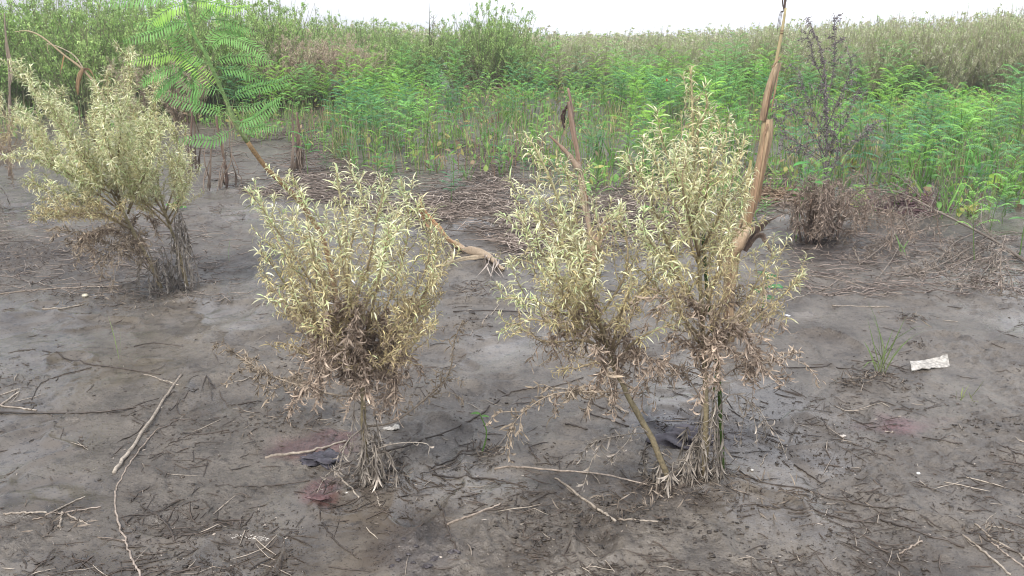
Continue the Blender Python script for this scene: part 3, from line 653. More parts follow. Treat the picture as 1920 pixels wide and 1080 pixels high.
# bent over one at the far left
bA = at(250, 330); YA = bA[1]
root = thing('dry_maize_stalk', bA, 'dry maize stalk bent into a long arch, one brown blade hanging from its bend', 'dead stalk', 'dry maize stalks')
m = MB(); tube(m, spline([bA-C(0, 0, .02)]+trace([(225, 250), (188, 172), (155, 130), (120, 103), (80, 70), (52, 58), (28, 60)], YA), 26), .016, .004, HUS0, 7, C(.5, .42, .26), .08, rng); m.build('stalk', M_HUSK, root, bA)
m = MB(); tube(m, spline(trace([(160, 135), (140, 105), (110, 88), (88, 82)], YA), 12), .007, .004, C(.42, .36, .25), 6, C(.5, .42, .3), .1, rng); m.build('side_stub', M_HUSK, root, bA)
m = MB(); sheath(m, trace([(146, 178), (146, 160), (150, 140), (156, 128)], YA-.02), [.004, .017, .018, .02, .010], C(.30, .19, .10), C(.42, .29, .16), rng, .5); ribbon(m, trace([(155, 130), (170, 133), (190, 175)], YA-.02), .03, C(.2, .13, .1), C(.5, .34, .15), rng); ribbon(m, trace([(120, 104), (116, 125), (112, 142)], YA), .022, C(.36, .22, .1), C(.3, .18, .1), rng)
ribbon(m, trace([(88, 82), (90, 95), (96, 104)], YA), .016, C(.4, .34, .2), C(.3, .24, .15), rng); m.build('blade', M_HUSK, root, bA)
bP = at(18, 330); YP = bP[1]
root = thing('dry_maize_stalk', bP, 'straight thin grey brown dead stalk at the edge of the view beside the cut-off weed', 'dead stalk', 'dry maize stalks')
m = MB(); tube(m, spline([bP-C(0, 0, .02)]+trace([(18, 240), (18, 150), (12, 80), (8, 25)], YP), 20), .016, .006, C(.25, .19, .15), 7, C(.32, .26, .2), .12, rng); m.build('stalk', M_HUSK, root, bP)
m = MB(); ribbon(m, trace([(18, 160), (21, 130), (10, 60)], YP-.02), .03, C(.25, .2, .16), C(.35, .28, .2), rng, twist=.4); m.build('blade', M_HUSK, root, bP)
# rotten brown clumps hanging behind the tall green legume
for lab, b_, lst in [('dark brown rotten stalk clump with leaning strips, beneath the tall green legume', (425, 352), [(392, 245, 385, 340), (405, 230, 395, 335), (420, 235, 425, 345), (430, 235, 440, 350), (425, 240, 415, 345), (435, 250, 408, 350)]),
                     ('brown rotten stalk with drooping shreds beside the dark clump', (358, 322), [(350, 205, 360, 300), (355, 200, 358, 322), (362, 215, 372, 322), (350, 230, 352, 315), (360, 190, 366, 250)]),
                     ('thin rotten stalk with one brown husk hanging at mid height, standing in the straw', (560, 322), [(548, 190, 556, 250), (556, 225, 562, 275), (563, 230, 560, 280), (556, 260, 572, 320), (566, 262, 556, 322)])]:
    bb = at(*b_); YY = bb[1]; root = thing('rotten_stalk', bb, lab, 'dead stalk', 'rotten brown stalks')
    m = MB(); x0 = lst[0][0]; tube(m, spline([bb-C(0, 0, .02)]+trace([(b_[0]-2, b_[1]-40), (lst[1][0]+5, lst[1][1]+20), (lst[1][0], lst[1][1]-15)], YY), 14), .014, .009, C(.14, .09, .07), 7, C(.22, .15, .11), .15, rng); m.build('stalk', M_HUSK, root, bb)
    m = MB()
    for xa, ya, xb, yb in lst:
        A_ = atY(xa, ya, YY); E_ = at(xb+rng.randint(-8, 9), b_[1]+rng.randint(-5, 8), .004)
        ribbon(m, [A_, A_*.55+E_*.45+rng.normal(0, .03, 3), A_*.2+E_*.8+rng.normal(0, .02, 3)*C(1, 1, .3), E_][::-1], 0.018+.020*rng.rand(), C(.13, .10, .08), C(.24, .18, .13), rng, twist=rng.uniform(-1.5, 1.5))
        E2 = at(xb+rng.randint(-22, 23), b_[1]+rng.randint(-4, 14), .004); tube(m, jit(spline([A_*.5+E_*.5, A_*.2+E2*.8, E2], 7), .006, rng), .005, .003, C(.16, .12, .09), 5, C(.28, .22, .17), .1, rng)
    m.build('blade', M_HUSK, root, bb)
# green cane inside the tall weed
bG = at(1356, 880); YG = bG[1]
root = thing('green_cane', bG, 'smooth dark green cane standing against the tallest bleached weed', 'stem')
m = MB(); tube(m, spline([bG-C(0, 0, .02)]+trace([(1352, 800), (1347, 700), (1340, 640), (1330, 580), (1322, 500), (1318, 440)], YG), 24), .0075, .005, C(.10, .17, .035), 8, C(.07, .12, .05), .04, rng)
m.build('stem', M_GREEN, root, bG)
m = MB(); tube(m, spline([bG-C(0, 0, .02)]+trace([(1340, 800), (1336, 760), (1342, 700)], YG), 12), .0035, .0025, C(.14, .2, .05), 6); m.build('side_stem', M_GREEN, root, bG)

# ------------------------------------------------------------------ feathery legumes
GR0, GR1 = C(.085, .24, .055), C(.15, .36, .09)
def pinnate(mb, P, ll, lw, n, c, rng, ns=10, side=None, droop=.15, rach=.0011, seg=2, rc=None, ang=1.25):
    P = spline(P, ns); s = .12+.88*(np.arange(n)+.5)/n; X, T, L = along(P, s)
    if side is None: side = np.array([0, 0, 1.])
    A = nrmz(np.cross(T, side[None]))
    pr = np.clip(np.sin(np.clip(s*1.02, 0, 1)*math.pi)**.45, .35, 1)
    for sg in (-1, 1):
        D = nrmz(A*sg*math.sin(ang)+T*math.cos(ang) - side[None]*droop*rng.rand(n, 1))
        leaves(mb, X, D, np.repeat(-side[None], n, 0)+rng.normal(0, .15, (n, 3)), ll*pr*(.9+.2*rng.rand(n)), lw*pr, .35, c*(.85+.3*rng.rand(n, 1)), c*1.1, seg, 0)
    tubes(mb, P[None], np.linspace(rach, rach*.5, ns)[None], (c*1.25 if rc is None else rc), 3)
rng = np.random.RandomState(8)
bS = at(640, 600); YS = bS[1]
root = thing('feathery_legume', bS, 'tall leaning feathery legume with big pinnate fronds, its stem brown below, green above', 'shrub')
sp = spline([bS-C(0, 0, .02)]+trace([(612, 470, -.05), (575, 395, -.1), (535, 350, -.16), (500, 315, -.2), (468, 272, -.25), (440, 228, -.3), (425, 190, -.32), (405, 145, -.36), (385, 100, -.4), (365, 68, -.42), (350, 20, -.45), (338, -40, -.48)], YS), 50)
m = MB(); k = 22
tube(m, sp[:k], .0125, .010, C(.22, .13, .075), 8, C(.30, .20, .10), .03, rng); tube(m, sp[k-1:], .0095, .0045, C(.26, .32, .14), 8, C(.14, .34, .08), .02, rng); m.build('stem', M_STEM, root, bS)
ys_ = YS-.35
fr = [([(438, 228), (470, 225), (520, 190), (528, 182)], 0, 1), ([(425, 190), (470, 165), (530, 152), (560, 128)], 0, 1), ([(420, 180), (340, 105), (290, 108), (232, 118)], 2, 1),
      ([(430, 215), (400, 205), (330, 185), (290, 170)], 0, 1), ([(350, 120), (310, 130), (270, 150), (262, 168)], 1, 1), ([(352, 112), (362, 150), (362, 190), (362, 215)], 1, 1),
      ([(395, 120), (360, 110), (330, 70), (300, 65)], 1, 1), ([(395, 120), (430, 105), (480, 108), (520, 118)], 1, 1), ([(385, 100), (420, 70), (470, 85), (510, 118)], 1, 1),
      ([(390, 35), (430, 40), (470, 55), (480, 62)], 1, 1), ([(372, 45), (330, 42), (290, 60), (230, 78)], 1, 1), ([(360, 5), (320, 15), (290, 35), (280, 48)], 2, 1.3),
      ([(355, 0), (400, 5), (440, 15), (470, 10)], 2, 1), ([(350, 0), (300, -5), (250, 0), (190, 8)], 1, 1), ([(372, 45), (390, 20), (420, 10), (425, 35)], 1, 1),
      ([(440, 240), (400, 262), (370, 260), (335, 262)], 0, 1), ([(438, 228), (470, 240), (500, 236), (530, 242)], 0, .9), ([(420, 170), (380, 165), (350, 165), (320, 130)], 0, 1),
      ([(400, 130), (450, 130), (470, 140), (500, 150)], 0, 1), ([(430, 200), (470, 200), (500, 190), (530, 195)], 0, .8), ([(365, 68), (345, 55), (320, 45), (250, 45)], 1, 1),
      ([(352, 112), (330, 140), (300, 165), (285, 190)], 0, 1), ([(385, 100), (400, 60), (440, 55), (470, 75)], 1, 1), ([(345, 0), (375, -20), (420, -25), (450, -10)], 2, 1)]
cols = [C(.16, .35, .10), C(.21, .43, .12), C(.32, .55, .11)]
for pts, ci, sc in fr:
    m = MB(); dy = rng.uniform(-.1, .1); P = trace([(x, y, dy*i/3) for i, (x, y) in enumerate(pts)], ys_)
    sd = nrmz(C(rng.uniform(-.3, .3), -.55-rng.rand()*.25, .8)); px_len = along(spline(P, 10), [0])[2]
    pinnate(m, P, .042*sc, .0070*sc, int(px_len/.0122), cols[ci], rng, 12, side=sd, droop=.3, rach=.0018, seg=3, rc=C(.24, .42, .16))
    m.build('frond', M_GREEN, root, bS)

def seedling(rng, h, nl, fl, c, stemc=C(.16, .26, .08), lean=.1, n=13, lw=.006, ll=.018, bare=.35, top=True):
    m = MB(); tip = C(rng.normal(0, lean)*h, rng.normal(0, lean)*h, h); S = spline([C(0, 0, -.02), tip*.5+C(rng.normal(0, .02), rng.normal(0, .02), 0), tip], 8)
    tube(m, S, .0055*(.6+h*.5), .002, stemc*.9, 5, stemc*1.2, cap=False)
    for k in range(nl):
        s = bare+(1-bare)*(k+.5)/nl; X, T, _ = along(S, [s]); a = k*2.4+rng.rand(); r = C(math.cos(a), math.sin(a), 0)
        L = fl*(1.1-.45*s if s < .95 else .6)*(.8+.4*rng.rand()); up = .25+.9*s*(rng.rand()*.6+.5)
        P = [X[0], X[0]+(r+UP*up)*L*.4, X[0]+(r*2.0+UP*up*1.3)*L*.42, X[0]+(r*2.4+UP*(up*1.1-.15))*L*.42]
        pinnate(m, P, ll, lw, n, c*(.8+.35*s)*(.85+.3*rng.rand()), rng, 5, droop=.3, seg=1 if n < 12 else 2)
    return m
SEED = []
for i in range(8):
    r_ = np.random.RandomState(100+i); h = [.55, .65, .8, .5, .75, .45, .62, .9][i]
    cc = [C(.15, .38, .115), C(.09, .27, .085), C(.14, .36, .085), C(.10, .26, .10), C(.12, .33, .07), C(.08, .24, .09), C(.15, .37, .10), C(.12, .32, .08)][i]
    cc = cc*[C(1, 1, 1), C(.75, .85, 1.35), C(1.15, 1, .7), C(.85, .8, 1), C(1.2, 1.08, .8), C(.7, .75, 1.1), C(1.1, 1.05, 1), C(.9, .95, 1.25)][i]; SEED.append(seedling(r_, h, [15, 17, 20, 14, 18, 13, 17, 20][i], .25, cc*C(1.75, 1.42, 1.25), n=15, lw=.0115, ll=.034, bare=.4).mesh('feathery_seedling', M_GREEN))
def proj(x, y, z):
    v = np.stack([x, y, z-CAMZ], -1); cx = v[..., 0]; cy = v[..., 1]*_s + v[..., 2]*_c; cz = v[..., 1]*_c - v[..., 2]*_s
    return 960+FPX*cx/cz, 540-FPX*cy/cz
FRX = [-400, 0, 120, 330, 480, 620, 760, 900, 1010, 1150, 1300, 1420, 1520, 1700, 1920, 2300]
FRY = [235, 232, 222, 212, 245, 285, 312, 312, 325, 338, 350, 358, 362, 378, 386, 392]
def front(px, y=None):
    px = np.asarray(px, float); return np.interp(px, FRX, FRY) + 16 + 46*fbm(px*.011, px*0+.5, 9, 3)
def scatter(n, rng, ymax, off=0, dens=None):
    x_, y_ = [], []
    while len(x_) < n:
        y = math.sqrt(rng.rand()*(ymax**2-36)+36); x = rng.uniform(-.80, .80)*y
        px, py = proj(np.array(x), np.array(y), H(x, y))
        if py > front(px)+off: continue
        if dens is not None and rng.rand() > dens(px, py, x, y): continue
        x_.append(x); y_.append(y)
    return np.array(x_), np.array(y_)
rng = np.random.RandomState(12)
def dseed(px, py, x, y):
    if 845 < px < 1065 and 118 < py < 190: return .0            # straw heap gap
    e = front(px)-py
    return (.30 if e < 25 else (.8 if px < 1150 else 1))*smooth(-.28, .12, float(fbm(x*.6, y*.6, 8, 2)))
sx, sy = scatter(296, rng, 14.5, -6, dseed)
order = np.argsort(sy)
for n_, i in enumerate(order):
    o = bpy.data.objects.new('feathery_seedling', SEED[rng.randint(8)]); col.objects.link(o)
    o.location = (sx[i], sy[i], float(H(sx[i], sy[i]))); s = rng.uniform(.7, 1.2)*(1.0 if sx[i] > 0 else .9); o.scale = (s*rng.uniform(.9, 1.15), s, s*rng.uniform(.8, 1.1)); o.rotation_euler = (rng.normal(0, .06), rng.normal(0, .06), rng.rand()*6.28)
    tag(o, 'feathery pale green legume seedling in the dense green belt behind the mud', 'seedling', 'feathery seedlings of the green belt')
EXTRA = []
for me in SEED:
    V = np.empty(len(me.vertices)*3); me.vertices.foreach_get('co', V); F = np.empty(len(me.loops), np.int32); me.loops.foreach_get('vertex_index', F); K_ = np.empty(len(me.vertices)*4); me.color_attributes['Col'].data.foreach_get('color', K_)
    EXTRA.append((V.reshape(-1, 3), F.reshape(-1, 4), K_.reshape(-1, 4)[:, :3]))
m = MB(); ex, ey = scatter(430, rng, 16.5, -22, dseed)
for x, y in zip(ex, ey):
    V, F, K_ = EXTRA[rng.randint(8)]; a = rng.rand()*6.28; s = rng.uniform(.65, 1.1); V = V*s; V = np.stack([V[:, 0]*math.cos(a)-V[:, 1]*math.sin(a)+x, V[:, 0]*math.sin(a)+V[:, 1]*math.cos(a)+y, V[:, 2]+float(H(x, y))], -1); m.add(V, F, K_*rng.uniform(.8, 1.15))
o = m.build('belt_seedlings', M_GREEN); tag(o, 'closed mass of smaller feathery seedlings inside the green belt', 'seedlings', None, 'stuff')
# seedlings that stand apart
def lone(label, px, base_py, top_py, seed, nl, fl, c, n=14, lw=.010, ll=.03, bare=.4, Yo=None, cat='seedling', broad=0, stemc=C(.16, .28, .08), extra=None):
    bb = at(px, base_py); tp = atY(px, top_py, bb[1]); h = tp[2]-bb[2]; r_ = np.random.RandomState(seed)
    root = thing('seedling', bb, label, cat); m = MB(); tip = C(r_.normal(0, .05)*h, 0, h); S = spline([C(0, 0, -.02), tip*.5+C(r_.normal(0, .02), 0, 0), tip], 8)
    tube(m, S, .0045*(.6+h*.6), .002, stemc, 6, stemc*1.2, cap=False); m.build('stem', M_GREEN, root)
    for k in range(nl):
        m = MB(); s = bare+(1-bare)*(k+.7)/nl; X, T, _ = along(S, [s]); a = k*2.4+r_.rand()*.8; r = C(math.cos(a), math.sin(a)*.7, 0); L = fl*(.8+.4*r_.rand()); up = .2+.6*s*r_.rand()
        if broad:
            leaves(m, X, [r+UP*.3], [-UP*.9+r*.2], L, L*.55, .9, c, c*1.15, 6, .25)
        else:
            P = [X[0], X[0]+(r+UP*up)*L*.4, X[0]+(r*2+UP*up*1.3)*L*.42, X[0]+(r*2.4+UP*(up-.15))*L*.42]; pinnate(m, P, ll, lw, n, c*(.9+.3*r_.rand()), r_, 6, droop=.3)
        m.build('frond' if not broad else 'leaf', M_GREEN, root)
    return root, S
lone('thin pale stemmed seedling with a flat feathery top, standing alone before the green belt', 850, 350, 205, 1, 6, .17, C(.10, .32, .11), bare=.75)
lone('small feathery seedling beside the thin rotten stalk', 578, 330, 248, 2, 6, .14, C(.10, .32, .09), bare=.5)
lone('low feathery sprig in the straw before the belt', 715, 335, 288, 3, 6, .11, C(.10, .28, .10), bare=.4)
lone('small feathery sprig near the top of the slanting weed', 935, 320, 268, 4, 6, .13, C(.09, .28, .13), bare=.3)
lone('tall bright seedling with a red flower, behind the spire of the tallest weed', 1250, 285, 100, 5, 12, .26, C(.13, .42, .08), bare=.45)
lone('seedling with long star shaped top leaves rising above the belt', 1350, 280, 88, 6, 7, .3, C(.15, .42, .10), bare=.8, n=18)
lone('young plant with broad lobed green leaves beside the brown dead bush', 1492, 450, 300, 7, 5, .13, C(.10, .34, .07), bare=.45, broad=1)
lone('tiny seedling with one round green leaf among the sticks', 900, 850, 775, 8, 2, .035, C(.16, .36, .08), bare=.9, broad=1)
lone('pale green sprout at the edge of the view beside the fallen branch', 1912, 480, 372, 9, 5, .1, C(.16, .36, .12), bare=.5, broad=1)
lone('tall thin feathery seedling in the belt above the lying maize stalk', 665, 265, 88, 10, 11, .26, C(.14, .40, .08), bare=.5)
lone('small bright sprig under the largest bleached weed', 328, 395, 376, 11, 4, .09, C(.13, .4, .07), bare=.3)
lone('bright feathery seedling beneath the tall maize stalk', 1235, 405, 385, 12, 4, .1, C(.12, .34, .06), bare=.3)
lone('faint feathery seedling behind the lower branches of the tallest weed', 1425, 600, 510, 14, 5, .08, C(.10, .32, .12), bare=.4)
lone('feathery bush seedling leaning over the weed belt near the far edge', 1775, 330, 170, 13, 12, .28, C(.11, .36, .07), bare=.35)
rb = atY(1250, 152, at(1250, 285)[1]); m = MB()
leaves(m, np.repeat(rb[None], 6, 0), rng.normal(0, 1, (6, 3))+UP, rng.normal(0, 1, (6, 3)), .03, .02, .6, C(.75, .09, .02), C(.8, .12, .03), 3, 0)
o = m.build('red_flower', M_PALE, None, rb); tag(o, 'small orange red flower on a tall green seedling', 'flower')

# ------------------------------------------------------------------ grass and low cover of the belt
def blades(mb, X, Yp, hmin, hmax, W, rng, c0, c1, lean=.35, seg=3, base=None):
    n = len(X); Z = H(X, Yp) if base is None else base
    D = nrmz(np.stack([rng.normal(0, lean, n), rng.normal(0, lean, n), np.ones(n)], -1)); a = rng.rand(n)*6.28
    Nn = np.stack([np.cos(a), np.sin(a), -.2*np.ones(n)], -1); v = np.exp(rng.normal(0, .22, n))[:, None]
    leaves(mb, np.stack([X, Yp, Z-.01], -1), D, Nn, hmin+(hmax-hmin)*rng.rand(n)**1.3, W*(.6+.8*rng.rand(n)), np.abs(rng.normal(.7, .55, n)), c0*v, c1*v, seg, 0)
rng = np.random.RandomState(21)
m = MB()
cx, cy = scatter(1500, rng, 16.5, -2, lambda px, py, x, y: 0 if (850 < px < 1060 and 118 < py < 175) else (1 if px > 1120 else .8))
for i in range(len(cx)):
    k = rng.randint(5, 12); hh = .15+.24*rng.rand()+(.10 if cx[i] > 2.5 else 0); dry = rng.rand()
    c = C(.17, .34, .08) if dry < .45 else (C(.24, .36, .10) if dry < .8 else C(.38, .33, .18))
    blades(m, cx[i]+rng.normal(0, .05, k), cy[i]+rng.normal(0, .05, k), hh*.4, hh, .0075+.0012*cy[i]*.4, rng, c*.85, c*1.3)
o = m.build('belt_grass', M_GREEN); tag(o, 'green grass filling the belt behind the mud', 'grass', None, 'stuff')
m = MB()     # low broad leaves and yellowing cover near the ground
lx, ly = scatter(5200, rng, 16, 6, lambda px, py, x, y: 0 if (850 < px < 1060 and 115 < py < 170) else (.35+.65*(fbm(x*1.3, y*1.3, 3, 3) > 0)))
n = len(lx); t = rng.rand(n)[:, None]; c = np.where(t < .45, C(.17, .34, .09), np.where(t < .7, C(.30, .40, .11), np.where(t < .85, C(.48, .44, .16), C(.30, .22, .14))))
leaves(m, np.stack([lx, ly, H(lx, ly)+.02+rng.rand(n)*.16], -1), rng.normal(0, 1, (n, 3))+UP*.3, rng.normal(0, .5, (n, 3))-UP, .05+.06*rng.rand(n), .025+.03*rng.rand(n), rng.normal(.8, .5, n), c, c*1.2, 3, .2)
o = m.build('low_cover', M_GREEN); tag(o, 'low green and yellowing leaf cover under the grass', 'ground cover', None, 'stuff')
# fine upright stems (brown feet of the belt)
m = MB(); fx, fy = scatter(3000, rng, 12, 4); n = len(fx); hh = .12+.32*rng.rand(n); zb = H(fx, fy); lx_ = rng.normal(0, .12, (n, 2))*hh[:, None]
P = np.stack([np.stack([fx, fy, zb-.01], -1), np.stack([fx+lx_[:, 0]*.4, fy+lx_[:, 1]*.4, zb+hh*.5], -1), np.stack([fx+lx_[:, 0], fy+lx_[:, 1], zb+hh], -1)], 1)
t = rng.rand(n)[:, None]; c = np.where(t < .55, C(.19, .28, .10), np.where(t < .8, C(.30, .26, .15), C(.24, .16, .11))); tubes(m, P, np.array([.004, .0032, .0015])[None]*(.6+.8*rng.rand(n, 1)), c, 3, c*1.15)
o = m.build('belt_stems', M_STRAW); tag(o, 'thin upright stems packed through the green belt', 'stems', None, 'stuff')

sm = []
for k in range(40):
    px = rng.uniform(380, 1900); py = float(front(px))+rng.uniform(-5, 75)*rng.rand(); bb = at(px, py)
    o = bpy.data.objects.new('straw_sprig', SEED[rng.randint(8)]); col.objects.link(o); o.location = bb; q = rng.uniform(.25, .6); o.scale = (q, q, q*rng.uniform(.8, 1.3)); o.rotation_euler = (0, 0, rng.rand()*6.28)
    tag(o, 'small feathery sprig scattered in the straw along the ragged front of the belt', 'sprig', 'sprigs along the front of the belt')
def tuft(label, px, py, hpx, n, seed, c0, c1, lean=.3, W=.006, name='grass_tuft', spread=.03):
    bb = at(px, py); r_ = np.random.RandomState(seed); h = atY(px, py-hpx, bb[1])[2]-bb[2]; m = MB()
    x = bb[0]+r_.normal(0, spread, n); y = bb[1]+r_.normal(0, spread, n)
    blades(m, x, y, h*.45, h*1.05, W, r_, c0, c1, lean, 4, np.full(n, bb[2])); o = m.build(name, M_GREEN, None, bb); return tag(o, label, 'grass')
tuft('grass tuft with a straw coloured foot, alone in the straw before the belt', 642, 302, 75, 46, 1, C(.30, .26, .13), C(.16, .30, .10), .25, .010, spread=.05)
tuft('green grass tuft on a small mud mound beside the pink stain', 1652, 700, 150, 13, 2, C(.22, .26, .10), C(.17, .28, .09), .16, .0055, spread=.008)
tuft('single upright grass blade left of the sticks', 224, 672, 115, 2, 3, C(.25, .34, .12), C(.32, .42, .16), .04, .004, spread=.004)
tuft('tall thin bent grass blade beside the middle weed', 430, 492, 110, 1, 4, C(.2, .3, .13), C(.25, .36, .18), .1, .005, spread=.004)
tuft('few short green blades under the fallen dead branch', 1690, 478, 45, 5, 5, C(.16, .28, .08), C(.16, .30, .09), .12, .007, spread=.01)
tuft('faint yellow green sprout right of the white shard', 1815, 750, 45, 8, 6, C(.22, .24, .1), C(.28, .34, .12), .5, .004, spread=.02)
tuft('tall wide bladed grass clump before the flowering field', 1830, 345, 135, 14, 7, C(.14, .32, .07), C(.12, .34, .08), .25, .02, spread=.06)
tuft('green grass clump between the straw and the slanting weed', 1125, 300, 90, 26, 8, C(.16, .30, .1), C(.12, .32, .09), .35, .012, spread=.06)
tuft('thin light green grass shoots before the dead bush', 1390, 420, 110, 18, 9, C(.2, .3, .1), C(.16, .30, .10), .35, .009, spread=.05)
tuft('fine green grass spray left of the straw edge', 870, 340, 60, 20, 10, C(.2, .3, .1), C(.14, .30, .09), .3, .008, spread=.05)
# yellow-green vine leaves at the right edge
bb = at(1905, 362); root = thing('vine_plant', bb, 'low plant with big yellow-green leaves at the edge of the view', 'plant'); m = MB(); m2 = MB()
for k in range(6):
    a = rng.rand()*6.28; q = C(math.cos(a)*.14, math.sin(a)*.1, .06+.12*rng.rand()); tube(m, bb+spline([C(0, 0, 0), q*.5+UP*.06, q], 6), .004, .003, C(.25, .35, .1), 5)
    leaves(m2, [bb+q], [C(math.cos(a), math.sin(a)-.6, -.3)], [C(0, .3, -1)], .14, .12, .7, C(.26, .42, .06), C(.34, .50, .08), 6, .2)
m.build('stalks', M_GREEN, root, bb); m2.build('leaves', M_GREEN, root, bb)
for lab, px, py, s_ in [('wilted yellow leaf clump at the foot of the belt before the fallen branch', 1715, 378, 1.), ('curled pale yellow leaves lying by the dark mud', 1815, 408, .8), ('yellowing leaf clump right of the standing black weed', 1600, 318, 1.), ('round dark green leaf plant by the tip of the slanting weed', 925, 262, 1.)]:
    bb = at(px, py); root = thing('wilted_plant', bb, lab, 'plant'); m = MB(); n = 14
    gcol = C(.12, .26, .05) if 'dark green' in lab else C(.38, .40, .12)
    B = bb+np.stack([rng.normal(0, .05, n), rng.normal(0, .05, n), .02+.13*rng.rand(n)*s_], -1); leaves(m, B, rng.normal(0, 1, (n, 3)), rng.normal(0, 1, (n, 3)), .07*s_, .05*s_, rng.normal(1, .6, n), gcol*(.6+.7*rng.rand(n, 1)), gcol*1.1, 5, .3); m.build('leaves', M_GREEN, root, bb)
    m = MB(); 
    for q in B[::2]: tube(m, spline([bb, (bb+q)/2+UP*.02, q], 4), .003, .002, C(.3, .32, .14), 4)
    m.build('stalks', M_GREEN, root, bb)
# ------------------------------------------------------------------ bushes and the flowering field behind the belt
def bush(rng, w, h, nf, cols, probs, fs=(.015, .03), nst=60, stemc=C(.32, .34, .18), low=.15, wisps=14, elong=1.6, hstem=.9):
    """a shrub: many fine stems that fan out, small leaves in uneven sprays"""
    m = MB(); a = rng.rand(nst)*6.28; r = w*.5*np.sqrt(rng.rand(nst)); top = h*(.55+.45*rng.rand(nst))*(1-.35*(r/(w*.5))**2)
    e = np.stack([r*np.cos(a), r*np.sin(a), top], -1)
    k = rng.rand(nst) < wisps/nst; e[k, 2] *= 1.12
    b0 = e*C(.25, .25, 0) + np.stack([rng.normal(0, .04, nst), rng.normal(0, .04, nst), np.zeros(nst)], -1)
    mid = (b0+e)/2 + C(0, 0, .0) - e*C(.12, .12, 0) + rng.normal(0, .03, (nst, 3))*C(1, 1, 0)
    t = np.linspace(0, 1, 5)[None, :, None]; P = (1-t)**2*b0[:, None]+2*t*(1-t)*mid[:, None]+t*t*e[:, None]
    tubes(m, P, np.linspace(.007, .002, 5)[None]*h, stemc*(.7+.6*rng.rand(nst, 1)), 3)
    # side sprays carry the leaves
    ns = int(nst*5); i = rng.randint(0, nst, ns); s = low+(1-low)*rng.rand(ns)**.75; tt = s[:, None]
    X = (1-tt)**2*b0[i]+2*tt*(1-tt)*mid[i]+tt*tt*e[i]; az = rng.rand(ns)*6.28; ln = h*(.05+.14*rng.rand(ns))*(1.15-.7*s)
    Dr = nrmz(np.stack([np.cos(az), np.sin(az), .5+.6*rng.rand(ns)], -1)); E = X+Dr*ln[:, None]
    tubes(m, np.stack([X, X*.5+E*.5-UP*ln[:, None]*.06, E], 1), np.array([.0028, .002, .001])[None]*h, stemc*1.1*(.7+.6*rng.rand(ns, 1)), 3)
    j = rng.randint(0, ns, nf); u = rng.rand(nf)[:, None]; Q = X[j]*(1-u)+E[j]*u + rng.normal(0, .011*h, (nf, 3))
    ci = rng.choice(len(cols), ns, p=probs)[j]; ci = np.where(rng.rand(nf) < .25, rng.choice(len(cols), nf, p=probs), ci)
    cc = np.array(cols)[ci]*np.exp(rng.normal(0, .18, (nf, 1)))
    leaves(m, Q, rng.normal(0, 1, (nf, 3))+UP*.2, rng.normal(0, 1, (nf, 3)), fs[0]+(fs[1]-fs[0])*rng.rand(nf), (fs[0]+(fs[1]-fs[0])*rng.rand(nf))/elong, rng.normal(.3, .4, nf), cc, cc*1.1, 2, 0)
    return m
G1, G2, G3 = C(.28, .42, .14), C(.37, .53, .18), C(.47, .62, .23)
O1, O2, O3 = C(.46, .52, .26), C(.55, .58, .34), C(.54, .47, .34)
FL = C(.85, .84, .64)
rng = np.random.RandomState(31)
GB = [bush(np.random.RandomState(200+i), 1.5, 1.0, 13000, [G1, G2, G3, C(.28, .32, .17)], [.3, .36, .24, .1], (.010, .026), 90).mesh('green_bush', M_GREEN) for i in range(4)]
BB = [bush(np.random.RandomState(220+i), 1.5, 1.0, 11000, [O3, C(.58, .45, .36), O1, G2], [.42, .36, .14, .08], (.010, .022), 80, C(.38, .30, .22)).mesh('brown_bush', M_GREEN) for i in range(2)]
FB = [bush(np.random.RandomState(240+i), 1.1, 1.0, 9000, [O1, O2, G2, FL, O3], [.25, .26, .22, .11, .16], (.007, .018), 70, C(.38, .36, .24), wisps=6).mesh('flowering_weed', M_GREEN) for i in range(4)]
def put(name, me, x, y, w, h, label, cat, group):
    o = bpy.data.objects.new(name, me); col.objects.link(o); o.location = (x, y, float(H(x, y))-.02); o.scale = (w, w, h); o.rotation_euler = (0, 0, rng.rand()*6.28); return tag(o, label, cat, group)
def XY(px, Y): return (px-960)/FPX*Y*_k(px, Y), Y
def _k(px, Y): return 1/ (_c)    # approx on the horizon row
def putpx(name, meshes, px, Y, top_py, w, label, cat, group):
    p = atY(px, top_py, Y); x = p[0]; h = (p[2]-float(H(x, Y)))*(1.13 if name == 'green_bush' else 1.08); return put(name, meshes[rng.randint(len(meshes))], x, Y, w, h*1.0, label, cat, group)
LG = 'leafy green bush in the tall thicket behind the belt'
for px, Y, tp, w in [(-60, 12.5, -25, 1.5), (40, 12.8, -20, 1.5), (130, 12.3, -25, 1.4), (215, 13, -35, 1.4), (300, 12.4, -30, 1.4), (380, 13.2, -30, 1.4), (455, 14, -12, 1.3), (520, 14.8, 0, 1.2), (-150, 12.6, -10, 1.6),
                     (-240, 13.2, -20, 1.6), (90, 14.5, -20, 1.6), (260, 14.6, -25, 1.6), (0, 14.6, -20, 1.6), (180, 14.8, -20, 1.6), (340, 15, -15, 1.6), (430, 15.6, 0, 1.5)]:
    putpx('green_bush', GB, px, Y, tp, w, LG, 'bush', 'bushes of the thicket')
for px, Y, tp, w in [(560, 17.5, 40, 1.2), (620, 18, 34, 1.2), (690, 17.5, 42, 1.2), (745, 17, 50, 1.2), (800, 17.2, 54, 1.1), (655, 19, 32, 1.3), (590, 19.5, 26, 1.2), (720, 20, 40, 1.4), (780, 20, 48, 1.4), (500, 19, 5, 1.6)]:
    putpx('green_bush', GB, px, Y, tp, w, 'loose green bush in the row between the brown patch and the big round bush', 'bush', 'bushes of the row')
